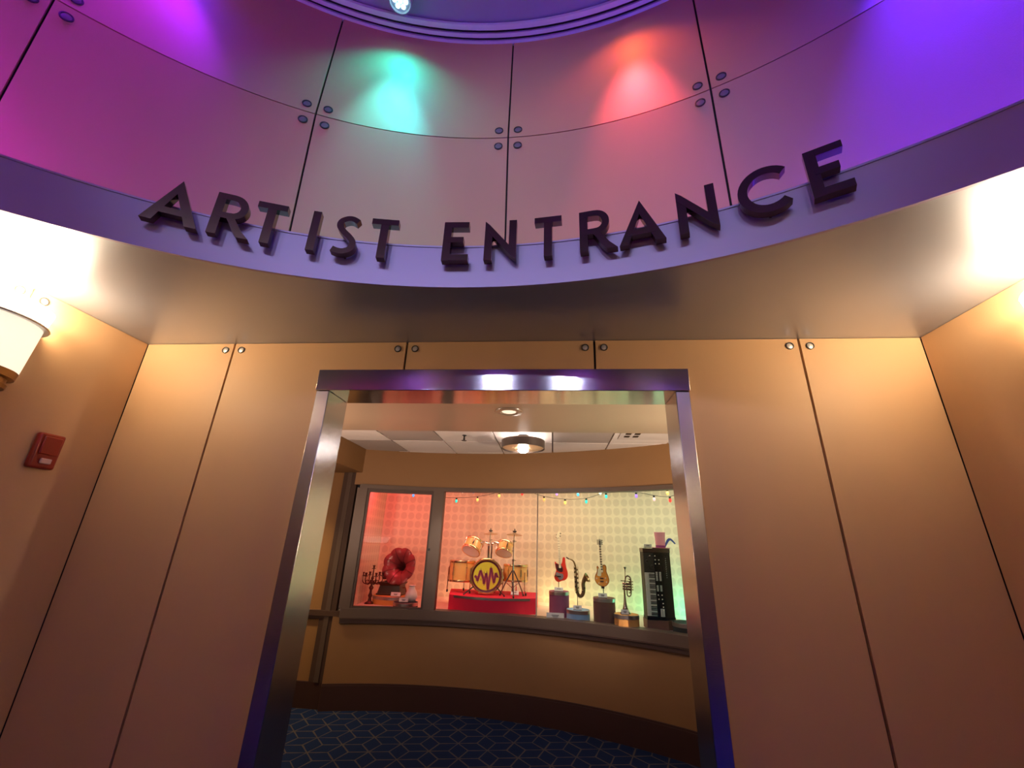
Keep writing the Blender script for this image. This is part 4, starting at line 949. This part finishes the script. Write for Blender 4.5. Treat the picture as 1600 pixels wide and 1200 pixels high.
# ------------------------------------------------------------------ upright keyboard on a plinth, hat on top
pln = MB().slab([(-0.005, 0.0), (0.185, 0.0), (0.255, 0.05), (0.255, 0.19), (-0.005, 0.19)], 0, 0.078).build('display_plinth', mat('plinth_brown', (0.20, 0.085, 0.055), rough=0.6))
pln.location = (1.004, 2.15, ZF+0.001); tag(pln, 'low brown plinth under the standing keyboard', 'plinth')
ky = empty('keyboard', (1.006, 2.155, 0.950)); tag(ky, 'black synthesizer keyboard standing on end under a pink hat', 'keyboard')
KH = 0.617
KBLK = mat('keyboard_black', (0.008, 0.008, 0.007), rough=0.5, spec=0.2)
MB().slab([(0.0, 0.012), (0.094, 0.012), (0.094, 0.0), (0.172, 0.0), (0.262, 0.055), (0.262, 0.165), (0.0, 0.165)], 0.022, KH-0.035).build('case', KBLK, ky)
ends = MB(); ol = [(-0.004, -0.004), (0.174, -0.004), (0.266, 0.053), (0.266, 0.168), (-0.004, 0.168)]
MB().slab(ol, KH-0.035, KH).build('end_cheek', DWOOD, ky); MB().slab(ol, 0.0, 0.022).build('end_cheek', KBLK, ky)
z0, z1 = 0.032, 0.400; nk = 28; kh = (z1-z0)/nk
IV = mat('key_ivory', (0.82, 0.80, 0.72), rough=0.3)
kp = None
for k in range(nk):
    if kp is None: kp = MB().box(0.003, 0.092, -0.004, 0.011, 0.0007, kh-0.0007).build('white_key', IV, ky, smooth=0); kp.location = (0, 0, z0)
    else: share(kp, ky, (0, 0, z0+k*kh))
kq = None
for k in range(nk-1):
    if k % 7 in (2, 6): continue
    z = z0 + (k+1)*kh
    if kq is None: kq = MB().box(0.038, 0.094, -0.012, -0.003, -kh*0.30, kh*0.30).build('black_key', BLACK, ky, smooth=0); kq.location = (0, 0, z)
    else: share(kq, ky, (0, 0, z))
MB().box(0.003, 0.092, 0.004, 0.012, z1+0.006, KH-0.04).build('pad_panel', mat('panel_grey', (0.035, 0.034, 0.032), rough=0.4), ky, smooth=0)
for x, z in ((0.055, 0.535), (0.075, 0.455), (0.03, 0.50)): MB().lathe([(0.014, 0), (0.012, 0.012), (0.001, 0.013)], 14, 0, align((0, -1, 0), (x, 0.004, z))).build('knob', BLACK, ky)
sl = None
def bit(w_, h_): return MB().box(-w_/2, w_/2, -0.005, 0.0, -h_/2, h_/2)
slid = bit(0.017, 0.0055).build('slider', IV, ky, smooth=0); slid.location = (0.114, 0, 0.30)
first = True
for x in (0.112, 0.144):
    for z in [0.335+0.0088*i for i in range(9)] + [0.245+0.0088*i for i in range(6)]:
        if first: slid.location = (x, 0, z); first = False
        else: share(slid, ky, (x, 0, z))
but = bit(0.008, 0.008).build('button', mat('button_cream', (0.8, 0.72, 0.55), rough=0.4, emit=(1, 0.85, 0.6), estr=0.25), ky, smooth=0); but.location = (0.108, 0, 0.55)
for x, z in ((0.108, 0.515), (0.108, 0.48), (0.142, 0.515), (0.142, 0.48), (0.112, 0.21), (0.146, 0.21), (0.146, 0.175), (0.150, 0.14), (0.150, 0.11), (0.150, 0.085), (0.115, 0.175), (0.06, 0.55), (0.078, 0.45)): share(but, ky, (x, 0, z))
MB().box(0.122, 0.158, -0.004, 0.0, 0.030, 0.095).build('name_plate', mat('plate_light', (0.62, 0.60, 0.55), rough=0.4), ky, smooth=0)
MB().box(0.137, 0.141, -0.005, -0.004, 0.036, 0.09).build('plate_print', INK, ky, smooth=0)
gl_ = MB(); nrm = Vector((0.055, -0.09, 0)).normalized()
for i in range(10):
    z = 0.36 + 0.0185*i; c = Vector((0.212, 0.0245, z)) + nrm*0.001; t_ = Vector((0.09, 0.055, 0)).normalized()
    wv = 0.008 if i % 3 else 0.006
    gl_.add([tuple(c - t_*wv + Vector((0, 0, dz))) for dz in (-0.005, 0.005)] + [tuple(c + t_*wv + Vector((0, 0, dz))) for dz in (0.005, 0.003)], [(0, 3, 2, 1)])
gl_.build('side_marks', mat('mark_grey', (0.30, 0.30, 0.28), rough=0.5), ky, smooth=0)

ht = empty('top_hat', (1.195, 2.235, 1.5675)); tag(ht, 'pink top hat with purple band and blue feather on the keyboard', 'hat')
HP = mat('hat_pink', (0.70, 0.28, 0.34), rough=0.75, var=0.1, vscale=20, bump=0.2, bscale=40)
S2 = Matrix.Diagonal((1, 0.8, 1, 1))
MB().lathe([(0.046, 0.005), (0.046, 0.03), (0.048, 0.09), (0.053, 0.150), (0.050, 0.153), (0.001, 0.150)], 32, 0, S2, cap=False).build('crown', HP, ht)
MB().lathe([(0.04, 0.0), (0.075, 0.0), (0.092, 0.007), (0.092, 0.010), (0.075, 0.004), (0.04, 0.006)], 32, 0, S2, cap=False).build('brim', HP, ht)
MB().lathe([(0.0475, 0.008), (0.0480, 0.03)], 32, 0, S2, cap=False).build('band', mat('band_purple', (0.22, 0.02, 0.16), rough=0.5), ht)
fth = stroke(spline([(0.040, 0.018), (0.058, 0.055), (0.080, 0.085), (0.105, 0.085), (0.140, 0.048)], 5, closed=False), [0.012+0.012*sin(pi*min(1, i/20*1.0))*(1 if i < 12 else 0.8) for i in range(21)])
MB().prism(fth, -0.012, -0.008).build('feather', mat('feather_blue', (0.02, 0.06, 0.30), rough=0.6), ht)
